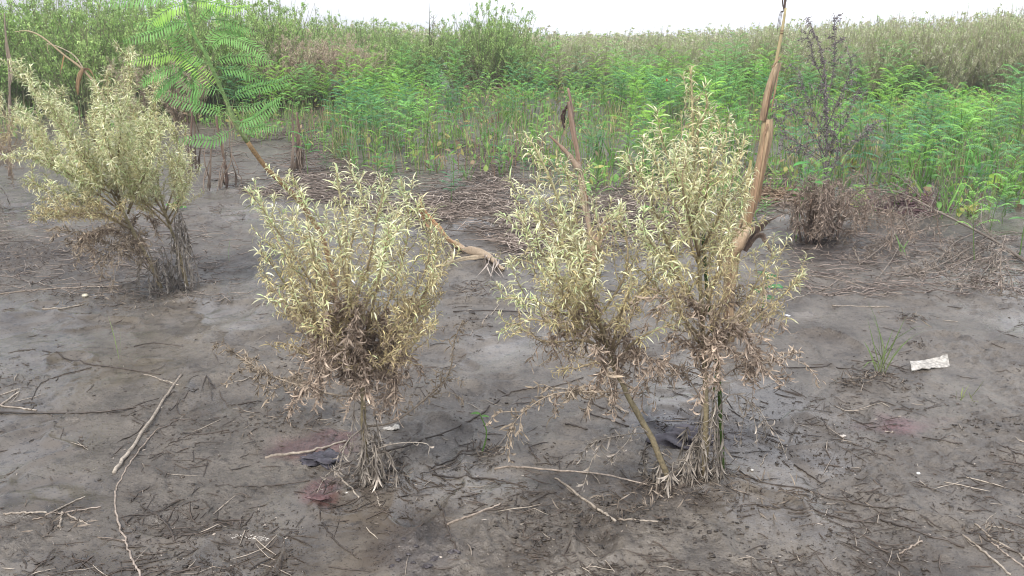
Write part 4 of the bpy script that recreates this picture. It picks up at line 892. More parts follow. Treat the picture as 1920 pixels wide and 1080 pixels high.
for i, (px, Y, tp, w, lab) in enumerate([(905, 16.5, 5, 1.25, 'big round green bush rising above the row, its left half'), (965, 16.8, 22, 1.0, 'big green bush rising above the row, its lower right half'), (862, 16.9, 30, .9, 'small green bush leaning on the big round bush'), (985, 16.4, 70, .8, 'low green shoots at the right foot of the big round bush'), (935, 17.3, 8, 1.0, 'green bush crowded behind the big round bush')]):
    putpx('green_bush', GB, px, Y, tp, w, lab, 'bush', None)
LB = 'brown gone-over bush in the dry patch of the thicket'
for px, Y, tp, w in [(505, 13.6, 52, 1.0), (560, 13.8, 42, 1.0), (615, 14, 45, 1.0), (665, 14.4, 55, .9), (590, 14.8, 45, 1.0), (530, 14.6, 45, 1.0), (640, 15, 50, 1), (450, 13.4, 62, .8), (250, 11.8, 75, .7), (330, 11.8, 72, .7)]:
    putpx('brown_bush', BB, px, Y, tp, w, LB, 'bush', 'brown bushes of the dry patch')
# the field: its front rows as plants, the rest as one mass
def fieldtop(px): return np.interp(px, [980, 1050, 1200, 1300, 1420, 1500, 1600, 1720, 1800, 1920, 2300], [62, 58, 56, 50, 44, 38, 32, 22, 16, 8, 0])
fx, fy = [], []
while len(fx) < 190:
    px = rng.uniform(985, 2250); t = (px-985)/1265; Y = (16.5-3.3*t) + 4.5*rng.rand()**1.4; fx.append(px); fy.append(Y)
for px, Y in sorted(zip(fx, fy), key=lambda q: q[1]):
    tp = fieldtop(px)+rng.uniform(-7, 22) + 26*(rng.rand() < .2)
    putpx('flowering_weed', FB, px, Y, tp, rng.uniform(.7, 1.1), 'olive brown flowering weed with cream flecks in the field beyond the belt', 'weed', 'flowering weeds of the field')
m = MB(); n = 250
srcs = [bush(np.random.RandomState(300+i), 1.6, 1.0, 1500, [O1, O2, G2, FL, O3], [.25, .26, .22, .11, .16], (.025, .05), 26, C(.38, .36, .24), wisps=4) for i in range(3)]
srcs = [(np.vstack(s.v), np.vstack(s.f), np.vstack(s.c)) for s in srcs]
for i in range(n):
    px = rng.uniform(-200, 2300); Y = 21+30*rng.rand()**1.3; p = atY(px, (fieldtop(px) if px > 985 else 40)+rng.uniform(-6, 8), Y); x = p[0]; z = float(H(x, Y)); V, F, Cc = srcs[i % 3]
    h = p[2]-z; w = rng.uniform(1.2, 2.0); m.add(V*C(w, w, h)+C(x, Y, z), F, Cc)
o = m.build('far_field', M_GREEN); tag(o, 'distant mass of flowering weeds reaching the horizon', 'field', None, 'stuff')
# wisps above the skyline
def sprig(label, px, Y, top, w, seed, c, n=420):
    p = atY(px, top, Y); z = float(H(p[0], Y)); h = p[2]-z; m = bush(np.random.RandomState(seed), w, h, n, [c, c*1.3], [.6, .4], (.012, .03), 7, C(.16, .15, .09), low=.6, wisps=2)
    o = m.build('tall_sprig', M_GREEN, None, None); o.location = (p[0], Y, z); tag(o, label, 'sprig')
sprig('dark thin sprig standing out against the sky over the row of bushes', 668, 17, 0, .25, 1, G1)
sprig('bare thin sprig against the sky between the row and the big round bush', 808, 17, -4, .15, 2, G1, 100)
sprig('leafy sprig topping the skyline of the flowering field', 1735, 17, 3, .8, 3, G2, 900)
sprig('lone thin sprig over the low part of the skyline', 1243, 17, 30, .3, 4, G1, 200)
sprig('thin leafy sprig right of the big round bush', 1045, 17, 42, .4, 5, G2)
sprig('small sprig on the skyline right of the maize tassel', 1660, 17, 10, .5, 6, G2)
sprig('dark sprigs poking from the top of the row near the legume', 590, 16.5, 2, .5, 7, G1, 500)

# ------------------------------------------------------------------ the dead dark weeds on the right
rng = np.random.RandomState(41)
PUR0, PUR1 = C(.11, .095, .095), C(.27, .235, .23)
def deadweed(label, base, stem, brs, seed, Yo=0, c0=PUR0, c1=PUR1, dens=1., name='dead_weed', r=.008, L=.03):
    rng = np.random.RandomState(seed); bb = at(*base); root = thing(name, bb, label, 'dead weed'); Y0 = bb[1]; P = spline([bb-C(0, 0, .02)]+trace(stem, Y0), 26)
    m = MB(); tube(m, P, r, r*.3, c0*1.3, 6, c1, .1, rng); f = MB()
    s = .12+.88*rng.rand(int(520*dens))**1.4; X, T, _ = along(P, s); n = len(s); leaves(f, X, radial(T, rng.rand(n)*6.28)*.7-UP*.3, rng.normal(0, 1, (n, 3)), L*(.4+rng.rand(n)), L*.25, rng.normal(.8, .8, n), c0, c1*(.7+.6*rng.rand(n, 1)), 3, .4, rng.normal(0, 1.5, n))
    m.build('stem', M_STEM, root, bb); f.build('dead_leaves', M_DRY, root, bb)
    for b_ in brs: dead_arm(root, rng, b_, Y0, L=L, c0=c0, c1=c1, dens=.55*dens, r=.0035, side=1.1, droop=.7, W=.007)
    return root
deadweed('tall dead weed of blackened stems and shrivelled dark leaves standing in the belt', (1545, 400), [(1548, 330), (1550, 260), (1548, 190), (1545, 120), (1530, 70), (1512, 32)],
    [[(1548, 330), (1560, 280), (1565, 230), (1562, 190)], [(1548, 330), (1535, 260), (1545, 200), (1540, 150)], [(1550, 260), (1520, 200), (1505, 160), (1495, 125)], [(1550, 280), (1585, 230), (1600, 190), (1612, 165)],
     [(1550, 300), (1500, 270), (1470, 250), (1450, 215)], [(1550, 240), (1580, 170), (1595, 130), (1592, 100)], [(1548, 200), (1562, 140), (1565, 80), (1564, 25)], [(1550, 320), (1600, 270), (1640, 230), (1660, 225)],
     [(1550, 300), (1510, 225), (1470, 200), (1440, 195)], [(1548, 160), (1525, 110), (1520, 80), (1508, 60)], [(1548, 350), (1568, 300), (1570, 260), (1556, 240)], [(1550, 310), (1520, 290), (1490, 285), (1462, 270)]], 1, dens=1.2)
bb = at(1535, 452); root = thing('dead_bush', bb, 'dense brown dead bush with drooping withered twigs on blackened feet', 'dead bush'); YB = bb[1]
m = MB(); 
for k in range(16):
    x = rng.normal(0, .06); tube(m, jit(spline([bb+C(x, rng.normal(0, .05), -.02), bb+C(x*1.4, 0, .12), bb+C(x*2.2, rng.normal(0, .06), .3)], 8), .003, rng), .009, .004, C(.07, .05, .045), 6, C(.2, .14, .10), .1, rng)
m.build('stems', M_WETWOOD, root, bb)
for k in range(46):
    a = rng.rand()*6.28; rr = .05+.32*rng.rand()**1.1*(1.75 if math.cos(a) > 0 else .75); z = .10+.30*rng.rand(); e = C(math.cos(a)*rr, math.sin(a)*rr, 0)
    P = [bb+e*.2+UP*.15, bb+e*.6+UP*z, bb+e*1.0+UP*(z-.03), bb+e*1.15+UP*(.03+.14*rng.rand())]
    b = MB(); P = spline(P, 12); tube(b, P, .0035, .0015, MUDB0*.8, 5, BRN0, .1, rng); f = MB(); n = 110; s = .15+.85*rng.rand(n); X, T, _ = along(P, s); v = np.exp(rng.normal(0, .25, n))[:, None]
    leaves(f, X+rng.normal(0, .012, (n, 3)), rng.normal(0, .6, (n, 3))-UP*.7, rng.normal(0, 1, (n, 3)), .025+.03*rng.rand(n), .0055, rng.normal(.5, .9, n), C(.15, .115, .09)*v, C(.36, .29, .235)*v, 3, .4, rng.normal(0, 1.5, n))
    o = b.build('branch', M_STEM, root, bb); f.build('dead_leaves', M_DRY, o, bb)
# fallen branch
def fallen(label, pts, sides, seed, c0, c1, r=.009, name='fallen_branch', twigs=1.):
    rng = np.random.RandomState(seed); Pg = np.array([at(x, y, u) for x, y, u in pts]); bb = Pg[0].copy(); bb[2] = H(bb[0], bb[1]); root = thing(name, bb, label, 'branch')
    P = spline(Pg, 22); m = MB(); tube(m, P, r, r*.25, c0, 7, c1, .08, rng); m.build('limb', M_WOOD, root, bb)
    for sd in sides:
        Q = spline([at(x, y, u) for x, y, u in sd], 14); b = MB(); tube(b, Q, r*.5, r*.15, c0, 5, c1, .1, rng)
        for k in range(int(22*twigs)):
            X, T, _ = along(Q, [.1+.88*rng.rand()]); d = nrmz(T[0]*.6+radial(T, rng.rand(1)*6.28)[0]*.6); ln = .05+.12*rng.rand(); e = X[0]+d*ln-UP*ln*rng.rand()
            W_ = spline([X[0], X[0]+d*ln*.5, e], 5); W_[:, 2] = np.maximum(W_[:, 2], H(W_[:, 0], W_[:, 1])+.003); tube(b, W_, r*.2, r*.08, c0*.9, 4, c1*1.1, cap=False)
            n = 5; s = rng.rand(n); X2, T2, _ = along(W_, s); leaves(b, X2, T2*.4+rng.normal(0, .6, (n, 3))-UP*.4, rng.normal(0, 1, (n, 3)), .03, .005, rng.normal(.5, .8, n), c0*.9, c1, 3, .4)
        b.build('side_branch', M_WOOD, root, bb)
    return root
fallen('fallen dead branch propped above the mud right of the brown dead bush', [(1935, 505, .02), (1850, 462, .06), (1760, 425, .10), (1680, 395, .14), (1620, 385, .12), (1570, 395, .08)],
    [[(1830, 455, .07), (1790, 468, .05), (1760, 490, .02), (1690, 520, .005)], [(1850, 462, .06), (1790, 490, .03), (1740, 510, .01), (1690, 520, .01)], [(1760, 425, .1), (1720, 430, .06), (1680, 445, .03), (1620, 485, .01)],
     [(1720, 410, .12), (1660, 400, .14), (1610, 410, .1), (1580, 425, .06)], [(1700, 400, .13), (1640, 380, .14), (1590, 385, .12), (1560, 400, .1)], [(1800, 440, .08), (1740, 445, .06), (1690, 455, .04), (1640, 470, .02)],
     [(1690, 398, .13), (1640, 415, .1), (1600, 440, .06), (1580, 460, .02)], [(1900, 490, .03), (1840, 450, .08), (1835, 420, .12), (1825, 395, .14)], [(1780, 430, .1), (1700, 415, .1), (1650, 430, .08), (1600, 425, .06)],
     [(1870, 470, .05), (1800, 500, .02), (1760, 515, .01), (1700, 505, .0)], [(1750, 420, .12), (1700, 440, .1), (1660, 470, .05), (1610, 500, .01)], [(1720, 410, .16), (1680, 380, .2), (1640, 370, .2), (1590, 375, .18)],
     [(1660, 395, .15), (1620, 400, .14), (1580, 395, .12), (1540, 410, .1)], [(1880, 480, .05), (1850, 510, .02), (1830, 530, .01), (1790, 540, .0)], [(1740, 418, .12), (1760, 390, .18), (1790, 380, .2), (1820, 385, .2)], [(1690, 398, .14), (1700, 430, .08), (1680, 480, .03), (1640, 530, .0)]], 3, C(.13, .105, .085), C(.32, .27, .225), r=.010, twigs=1.9)
deadweed('two thin dead stems with splayed pale roots, hanging in front of the fallen branch', (1880, 545), [(1876, 510), (1878, 470), (1885, 440)], [[(1885, 500), (1895, 520, .0), (1900, 540), (1905, 550)], [(1880, 535), (1865, 540), (1855, 548), (1850, 552)]], 5, c0=C(.22, .18, .15), c1=C(.42, .36, .31), dens=.15, r=.005)

# ------------------------------------------------------------------ sticks lying in the mud
DK0, DK1 = C(.038, .030, .025), C(.085, .067, .054)
PLC0, PLC1 = C(.24, .20, .16), C(.38, .33, .27)
MID0, MID1 = C(.24, .195, .155), C(.36, .30, .25)
def stick(label, pts, r0, r1, kind, forks=(), up=None, name='stick', cat='stick', seed=0, bend=.0015):
    r0 *= .66; r1 *= .66; rng = np.random.RandomState(seed+len(label)); c0, c1 = {'dark': (DK0, DK1), 'pale': (PLC0, PLC1), 'mid': (MID0, MID1)}[kind]
    u = r0*.55 if up is None else up; Pg = np.array([at(x, y, u + (z[0] if z else 0)) for x, y, *z in pts]); bb = Pg[0]*1; P = spline(Pg, max(8, 6*len(pts))); P = P + rng.normal(0, bend, P.shape)*C(1, 1, .2)
    Z = H(P[:, 0], P[:, 1])+.25*r0; P[:, 2] = np.maximum(P[:, 2], Z)
    mat = {'dark': M_WETWOOD, 'pale': M_WOOD, 'mid': M_WOOD}[kind]
    m = MB(); tube(m, P, r0, r1, c0, 8, c1, .07, rng)
    if not forks:
        o = m.build(name, mat, None, bb); return tag(o, label, cat)
    root = thing(name, bb, label, cat); m.build('shaft', mat, root, bb)
    for fk in forks:
        Q = spline(np.array([at(x, y, u + (z[0] if z else 0)) for x, y, *z in fk]), 9); b = MB(); tube(b, Q, r1*.9, r1*.45, c1, 6, c0, .08, rng); b.build('twig', mat, root, bb)
    return root
stick('thick straight pale stick lying aslant in the left foreground', [(340, 703), (300, 762), (258, 825), (213, 888)], .0065, .0095, 'pale')
stick('long thin curved pale twig below the thick straight stick', [(308, 800), (280, 822), (245, 868), (220, 915), (217, 960), (235, 1015), (250, 1050), (264, 1082)], .0035, .0042, 'mid', [[(235, 1015), (210, 1010), (183, 1008)]])
stick('dark curved stick with a pale left end, lying above the thick pale stick', [(80, 658), (120, 672), (165, 683), (220, 690), (265, 697), (300, 703)], .0045, .0035, 'dark')
stick('short dark forked stick near the bottom of the view', [(264, 948), (295, 968), (318, 990), (326, 1015)], .0035, .005, 'dark', [[(322, 985), (332, 975), (334, 968)]])
stick('pale stick with a thick grey end running under the foot of the single weed', [(497, 860), (540, 853), (590, 845), (650, 828)], .008, .005, 'pale')
stick('long dark root-like stick running from the single weed up towards the slanting weed', [(655, 850), (730, 845), (800, 823), (862, 800), (915, 768), (950, 742), (985, 730), (1040, 725), (1095, 708)], .0055, .0035, 'dark')
stick('pale straw leaning at the foot of the single weed', [(622, 880), (650, 908), (672, 934)], .0045, .0035, 'pale')
stick('thin pale straw below the withered skirt of the single weed', [(698, 908), (706, 930), (713, 950)], .003, .0025, 'pale')
stick('dark straight stick lying steeply below the single weed', [(820, 942), (838, 990), (860, 1045)], .0045, .0035, 'dark')
stick('half buried grey stick beside the steep dark stick', [(840, 985), (890, 965), (940, 945)], .005, .004, 'mid')
stick('long pale stick broken near its lower end, in front of the slanting weed', [(1040, 897), (1085, 930), (1120, 955), (1155, 978)], .0045, .006, 'pale')
stick('short pale broken piece at the end of the long pale stick', [(1160, 975), (1195, 977), (1234, 979)], .004, .0035, 'pale')
stick('long dark twig lying level between the two front weeds', [(812, 890), (860, 897), (915, 898), (955, 905), (990, 915)], .0045, .003, 'dark')
stick('dark grey stick reaching from the middle ground to the foot of the slanting weed', [(925, 880), (985, 878), (1050, 884), (1130, 890), (1230, 915)], .005, .0035, 'mid')
stick('dark curved stem lying before the small round-leaf seedling', [(810, 880), (850, 862), (900, 850), (930, 838)], .004, .003, 'dark')
stick('thin wavy dark twig low in the centre foreground', [(605, 980), (625, 1010), (650, 1032), (672, 1047)], .0035, .0025, 'dark', [[(625, 1010), (632, 990), (636, 975)]])
stick('long wet dark stick across the right foreground', [(1420, 948), (1490, 957), (1560, 968), (1600, 978), (1640, 980)], .0045, .004, 'dark')
stick('black wet branch pointing to the corner of the view', [(1650, 975), (1700, 990), (1750, 1008), (1808, 1027)], .0045, .006, 'dark')
stick('long thin dark stem from the green cane foot into the right foreground', [(1385, 882), (1430, 905), (1500, 915), (1560, 935), (1640, 950), (1715, 958)], .0035, .004, 'dark')
stick('pale straw at the lower right corner, leftmost of its bundle', [(1805, 1003), (1850, 1040), (1895, 1080)], .0045, .004, 'pale')
stick('pale straw at the lower right corner, uppermost of its bundle', [(1828, 983), (1865, 1015), (1905, 1035), (1930, 1060)], .004, .0035, 'pale')
stick('dark straw under the pale corner bundle', [(1815, 1000), (1860, 1018), (1930, 1045)], .005, .004, 'dark')
stick('greyish straw between the two pale corner straws', [(1850, 1010), (1880, 1035), (1925, 1068)], .0035, .0035, 'mid')
stick('short dark stick aslant right of the green cane', [(1490, 872), (1515, 888), (1540, 906)], .004, .003, 'dark')
stick('short black twig by the pink stain', [(1540, 783), (1550, 800), (1556, 815)], .003, .0025, 'dark')
stick('short white straw standing out on the mud right of the tall weed', [(1437, 850), (1432, 862), (1427, 873)], .003, .0025, 'pale')
stick('forked pale branch lying beside the tip of the longest side spray', [(1400, 573), (1450, 572), (1490, 560), (1535, 552)], .005, .004, 'pale', [[(1490, 560), (1540, 545), (1600, 528), (1640, 538)]])
stick('long pale brown twig crossing the mud right of the tall weed', [(1455, 520), (1510, 517), (1560, 522), (1620, 540), (1665, 550)], .005, .0035, 'mid', [[(1560, 522), (1580, 512), (1590, 520)]])
stick('thin straight pale twig right of the tall weed', [(1560, 573), (1610, 575), (1668, 576)], .004, .003, 'pale')
stick('curved twig below the thin straight pale twig', [(1620, 560), (1650, 553), (1690, 550)], .004, .003, 'pale')
stick('thin dark branch running left from the grass tuft mound', [(1470, 690), (1530, 689), (1590, 692), (1640, 700)], .004, .003, 'dark')
stick('thin dark stem along the mud at the left edge', [(-20, 773), (60, 775), (130, 775), (200, 772), (270, 762)], .006, .004, 'dark')
stick('slender dark twig climbing towards the dark curved stick', [(60, 750), (75, 722), (110, 705), (170, 690)], .003, .003, 'dark')
stick('short level dark twig above the bent corner twig', [(345, 812), (380, 814), (428, 807)], .0035, .0035, 'dark')
stick('dark thin twig crossing under the top of the thick pale stick', [(200, 775), (250, 765), (320, 740), (372, 730)], .003, .0025, 'dark')
stick('pale thin twig crossing behind the top of the thick pale stick', [(270, 702), (300, 712), (335, 722)], .0035, .003, 'pale')
stick('dark twig from the thick pale stick towards the dry arm', [(320, 770), (345, 748), (370, 730)], .003, .003, 'dark')
stick('dark twig leaning as an upturned fork right of the thick pale stick', [(386, 705), (405, 730), (428, 762)], .0038, .003, 'dark', [[(386, 707), (380, 725), (376, 745)], [(392, 715), (396, 735), (398, 752)]])
stick('long level twig left of the single weed foot', [(405, 910), (450, 913), (520, 910), (580, 902)], .0035, .003, 'dark')
stick('bundle straw on the left edge, thick and pale', [(-10, 768), (10, 755), (35, 735)], .006, .005, 'pale')
stick('bundle straw on the left edge, lying level', [(-10, 760), (30, 765), (70, 770)], .005, .004, 'pale')
stick('bundle straw on the left edge, tilted up', [(-10, 745), (15, 737), (35, 730)], .005, .004, 'pale')
stick('level pale straw of the lower left heap', [(5, 965), (45, 963), (90, 962)], .0045, .004, 'pale')
stick('rising pale straw of the lower left heap', [(95, 962), (130, 945), (160, 932)], .004, .003, 'pale')
stick('crossing straw of the lower left heap', [(60, 975), (110, 965), (190, 950)], .0035, .003, 'mid')
stick('short stub straw of the lower left heap', [(112, 990), (114, 975), (118, 960)], .004, .004, 'pale')
stick('falling straw of the lower left heap', [(125, 965), (145, 975), (165, 983)], .004, .003, 'pale')
stick('buried dark straw of the lower left heap', [(50, 960), (85, 970), (100, 985), (90, 1000)], .004, .003, 'dark')
stick('pale short twig beside the dry arm of the single weed', [(480, 712), (500, 730), (522, 745)], .0035, .003, 'pale')
stick('level pale twig under the dry arm of the single weed', [(420, 722), (450, 716), (470, 708)], .0035, .003, 'pale')
stick('level stick piece with a dark end beside the dry arm', [(540, 708), (565, 702), (590, 694)], .0045, .005, 'mid')
stick('pale straw stub standing aslant by the seedling with one round leaf', [(925, 855), (938, 845), (948, 835)], .005, .004, 'pale')
stick('pale broken straw under the drooping spray of the slanting weed', [(932, 840), (945, 822), (957, 805)], .003, .003, 'pale')
stick('dark twin twigs behind the slanting foot, upper one', [(1095, 755), (1140, 770), (1172, 790)], .005, .005, 'dark')
stick('dark twin twigs behind the slanting foot, lower one', [(1090, 770), (1130, 785), (1180, 800)], .004, .004, 'dark')
stick('pale straw behind the slanting foot', [(1040, 728), (1080, 733), (1110, 740)], .0045, .004, 'pale')
stick('white ended stick resting near the slanting foot', [(1140, 750), (1160, 765), (1178, 775)], .005, .006, 'pale')
stick('long twig lying behind the branches of the slanting weed', [(850, 585), (940, 583), (1010, 590), (1060, 600)], .005, .004, 'dark')
stick('pale twig sticking out from under the yellow spray', [(905, 610), (925, 585), (935, 572)], .0045, .004, 'pale')
stick('long pale twig at the foot of the leaning stems at the left', [(0, 552), (60, 545), (140, 540), (230, 535)], .006, .005, 'mid')
stick('curved twig in the mud below the largest weed', [(80, 580), (110, 580), (152, 572)], .006, .005, 'pale')
stick('level twig in the straw behind the lying maize stalk', [(805, 398), (860, 388), (935, 368)], .012, .008, 'pale')
stick('crossing pale twig right of the lying maize stalk', [(800, 420), (870, 410), (960, 425)], .008, .006, 'mid')
stick('broken black twig right of the steep dark stick', [(990, 830), (1000, 850), (1012, 865)], .004, .003, 'dark')
stick('dark stub between the pale stick and the seedling', [(1060, 795), (1080, 799), (1100, 806)], .005, .004, 'dark')
stick('slim twig in the far right foreground', [(1600, 833), (1640, 850), (1680, 862)], .0035, .003, 'dark')
stick('slim forked twig right of the pink stain', [(1730, 820), (1780, 828), (1805, 832)], .0035, .003, 'dark', [[(1780, 828), (1800, 822), (1815, 816)]])
stick('dark twig at the right edge', [(1880, 838), (1905, 850), (1930, 862)], .004, .004, 'dark')
stick('grey twig crossing near the lower right', [(1685, 1040), (1710, 1025), (1730, 1015)], .004, .003, 'mid')
stick('upright dark stem right of the fallen branch roots', [(1600, 465), (1605, 480), (1612, 495)], .007, .005, 'pale')
stick('dark twigs in the mud above the dry arm', [(250, 650), (290, 643), (345, 650)], .003, .003, 'dark')

# ------------------------------------------------------------------ small things on the mud
rng = np.random.RandomState(55)
def shard(label, corners, th, c, name, cat, mat=M_WOOD, wav=.004, nx=12, ny=6):
    A, B, Cc, D = [at(x, y, .006) for x, y in corners]; bb = A*1; m = MB(); u = np.linspace(0, 1, nx)[None, :, None]; v = np.linspace(0, 1, ny)[:, None, None]
    E = rng.normal(0, .0042, (2, nx, 3))*C(1, 1, 0)
    P = (A*(1-u)+B*u)*(1-v)+(D*(1-u)+Cc*u)*v + E[0][None]*(1-v)+E[1][None]*v; z = wav*np.sin(u[..., 0]*5+v[..., 0]*3)+.004*v[..., 0]
    T = P.copy(); T[..., 2] += z+th; Bt = P.copy(); Bt[..., 2] += z-.002
    cc = c*(1+.10*rng.randn(ny, nx, 1)); m.add(T, grid_faces(1, ny, nx, False), cc.reshape(-1, 3)); m.add(Bt, grid_faces(1, ny, nx, False)[:, ::-1], c*.7)
    loop = [(0, j) for j in range(nx)]+[(i, nx-1) for i in range(1, ny)]+[(ny-1, j) for j in range(nx-2, -1, -1)]+[(i, 0) for i in range(ny-2, 0, -1)]
    L = np.array([[T[i, j], Bt[i, j]] for i, j in loop+[loop[0]]]); k = len(L); m.add(L.reshape(-1, 3), [[2*i, 2*i+1, 2*i+3, 2*i+2] for i in range(k-1)], c*.8)
    o = m.build(name, mat, None, bb, smoothf=False); return tag(o, label, cat)
shard('flat whitish torn shard of bark lying right of the grass tuft', [(1712, 698), (1780, 688), (1776, 672), (1708, 682)], .0015, C(.40, .375, .335), 'white_shard', 'shard')
def pebble(label, px, py, r, c, name, cat, sq=(1, .8, .6), n=14, rough=.2, mat=M_WOOD, group=None):
    bb = at(px, py, 0); th = np.linspace(0.02, math.pi-.02, n); ph = np.arange(n*2)*math.pi/n; T, Pp = np.meshgrid(th, ph, indexing='ij')
    d = np.stack([np.sin(T)*np.cos(Pp), np.sin(T)*np.sin(Pp), np.cos(T)], -1); q = 1+rough*(fbm(d[..., 0]*2+d[..., 2]*1.7+px, d[..., 1]*2-d[..., 2]+py, 4, 3)*2)
    V = d*q[..., None]*r*np.array(sq); V = V+bb+C(0, 0, r*sq[2]*.45); m = MB(); m.add(V, grid_faces(1, n, n*2, True), (c*(.85+.3*(q[..., None]-1+.5))).reshape(-1, 3)); o = m.build(name, mat, None, bb); return tag(o, label, cat, group)
pebble('round pale yellowish stone in the mud below the largest weed', 160, 556, .016, C(.58, .54, .42), 'stone', 'stone')
pebble('white broken snail shell behind the foot of the single weed', 743, 802, .011, C(.55, .53, .48), 'snail_shell', 'shell', (1, .8, .75), rough=.35)
pebble('dirty white shell fragment touching the broken snail shell', 728, 806, .013, C(.5, .47, .42), 'shell_fragment', 'shell', (1.3, .6, .4), rough=.4)
pebble('dark blue-grey wet lump beside the foot of the single weed', 600, 865, .034, C(.055, .05, .06), 'mud_lump', 'lump', (1.3, .8, .28), 22, 1.1, M_WETWOOD)
pebble('low purple-brown wet lump near the bottom stain', 598, 934, .020, C(.10, .055, .055), 'mud_lump', 'lump', (1.3, .6, .28), 14, .5, M_WETWOOD)
pebble('dark ash heap between the slanting and the tallest weed', 1275, 825, .06, C(.06, .052, .06), 'ash_heap', 'heap', (1.2, .9, .32), 24, .7, M_WETWOOD)
pebble('tiny white stone right of the tall weed', 1722, 888, .006, C(.7, .7, .68), 'white_stone', 'stone')
pebble('pale chip below the grass tuft', 1580, 818, .008, C(.55, .5, .45), 'pale_chip', 'stone', (1.2, .6, .4), rough=.5)
pebble('small white chip by the straw near the tall weed', 1475, 592, .012, C(.7, .7, .7), 'white_chip', 'stone', (1.2, .7, .3), rough=.4)
pebble('tiny white chip right of the white straw', 1410, 882, .005, C(.7, .68, .62), 'white_chip', 'stone')
for k, (px, py) in enumerate([(760, 1010), (780, 1025), (765, 1040), (745, 1050), (800, 1062), (735, 1062), (850, 1035), (815, 1048), (775, 1055)]):
    pebble('small dark wet crumb of the loose crumb group in the centre foreground', px, py, .004+.005*rng.rand(), C(.06, .052, .055), 'mud_crumb', 'lump', (1.3, .9, .35), 10, .9, M_WETWOOD, 'dark crumbs in the foreground')
bb = at(1600, 470)
# mud clods: a heap of rotting red straw, and the brown straw heaps at the back
def heap(label, px, py, w, d, h, n, c0, c1, seed, L=.18, r=.003, name='straw_heap', flatk=.35):
    rng = np.random.RandomState(seed); bb = at(px, py); a = rng.rand(n)*6.28; q = np.sqrt(rng.rand(n)); x = w*q*np.cos(a); y = d*q*np.sin(a); z = h*(1-q**2)*rng.rand(n)**.5
    P0 = np.stack([bb[0]+x, bb[1]+y, H(bb[0]+x, bb[1]+y)+z+r], -1); D = nrmz(np.stack([rng.normal(0, 1, n), rng.normal(0, .6, n), rng.normal(0, flatk, n)], -1)); ln = L*(.4+.8*rng.rand(n))[:, None]
    mid = P0+D*ln*.5+rng.normal(0, .012, (n, 3)); E = P0+D*ln; E[:, 2] = np.maximum(E[:, 2]-.02, H(E[:, 0], E[:, 1])+r)
    m = MB(); t = rng.rand(n, 1); c = (c0*(1-t)+c1*t); tubes(m, np.stack([P0, mid, E], 1), r*(.6+.8*rng.rand(n, 1)), c, 4); o = m.build(name, M_STRAW, None, bb); return tag(o, label, 'straw heap')
heap('purple brown rotting straw heap behind the fallen branch', 1685, 392, .30, .2, .10, 700, C(.14, .085, .09), C(.24, .16, .16), 1)
heap('reddish brown straw heap below the big round bush', 955, 160, .9, 1.2, .42, 2200, C(.26, .15, .12), C(.42, .30, .25), 2, .35, .008, flatk=.7)
heap('dark reddish straw heap right of the bigger one', 1022, 150, .45, .6, .5, 1200, C(.20, .11, .09), C(.33, .22, .18), 3, .35, .008, flatk=.8)
heap('low red straw heap left of the big straw heap', 885, 142, .35, .7, .30, 900, C(.28, .15, .12), C(.42, .28, .24), 4, .35, .008, flatk=.5)
heap('grey brown straw heap at the back of the belt', 610, 160, .9, .8, .25, 1200, C(.18, .14, .12), C(.3, .25, .22), 5, .3, .007)
heap('brown dead leaf heap at the foot of the belt left of the dead bush', 1465, 375, .3, .2, .08, 500, C(.2, .13, .09), C(.34, .26, .18), 6, .15, .004)

def litter_px(n, rng, rect, fn=None):
    out = []
    while len(out) < n:
        px = rng.uniform(rect[0], rect[2]); py = rng.uniform(rect[1], rect[3])
        if fn is not None and rng.rand() > fn(px, py): continue
        p = flat(px, py); out.append((p[0], p[1]))
    return np.array(out)
def lie(m, XY_, rng, Lr, rr, c0, c1, lift=.0, az=None, curve=.15, sides=4, tilt=.0):
    n = len(XY_); a = rng.rand(n)*6.28 if az is None else az(n); L = Lr[0]+(Lr[1]-Lr[0])*rng.rand(n)**2.; d = np.stack([np.cos(a), np.sin(a)], -1); pr = np.stack([-d[:, 1], d[:, 0]], -1)
    k = rng.normal(0, curve, n); P = []
    for t in (-.5, -.17, .17, .5):
        q = XY_+d*(L*t)[:, None]+pr*(L*k*(.25-t*t)*2)[:, None]; z = H(q[:, 0], q[:, 1])+rr[0]*.6+lift*rng.rand(n)+tilt*L*t*rng.rand(n); P.append(np.stack([q[:, 0], q[:, 1], z], -1))
    R_ = (rr[0]+(rr[1]-rr[0])*rng.rand(n))[:, None]*np.array([[.6, 1, 1, .4]]); t = rng.rand(n, 1); tubes(m, np.stack(P, 1), R_, c0*(1-t)+c1*t, sides)
rng = np.random.RandomState(66)
# matted straw between the mud and the belt
def matd(px, py):
    e = front(px)
    lo = np.interp(px, [300, 430, 480, 700, 760, 900, 980, 1300, 1480, 1950], [300, 345, 370, 395, 430, 450, 485, 480, 400, 400])
    if py > lo or py < e-50: return 0
    return .12+.88*smooth(-.2, .25, float(fbm(px*.012, py*.03, 5, 3)))
m = MB(); XYs = litter_px(4200, rng, (380, 180, 1480, 490), matd); lie(m, XYs, rng, (.08, .5), (.002, .0045), C(.075, .06, .05), C(.26, .21, .175), .035, lambda n: rng.normal(0.1, .75, n), .2)
XYs = litter_px(900, rng, (380, 330, 1480, 490), matd); lie(m, XYs, rng, (.06, .3), (.002, .004), C(.22, .175, .145), C(.50, .42, .36), .05, None, .3)
o = m.build('straw_litter', M_STRAW); tag(o, 'matted grey straw between the mud and the green belt', 'straw', None, 'stuff')
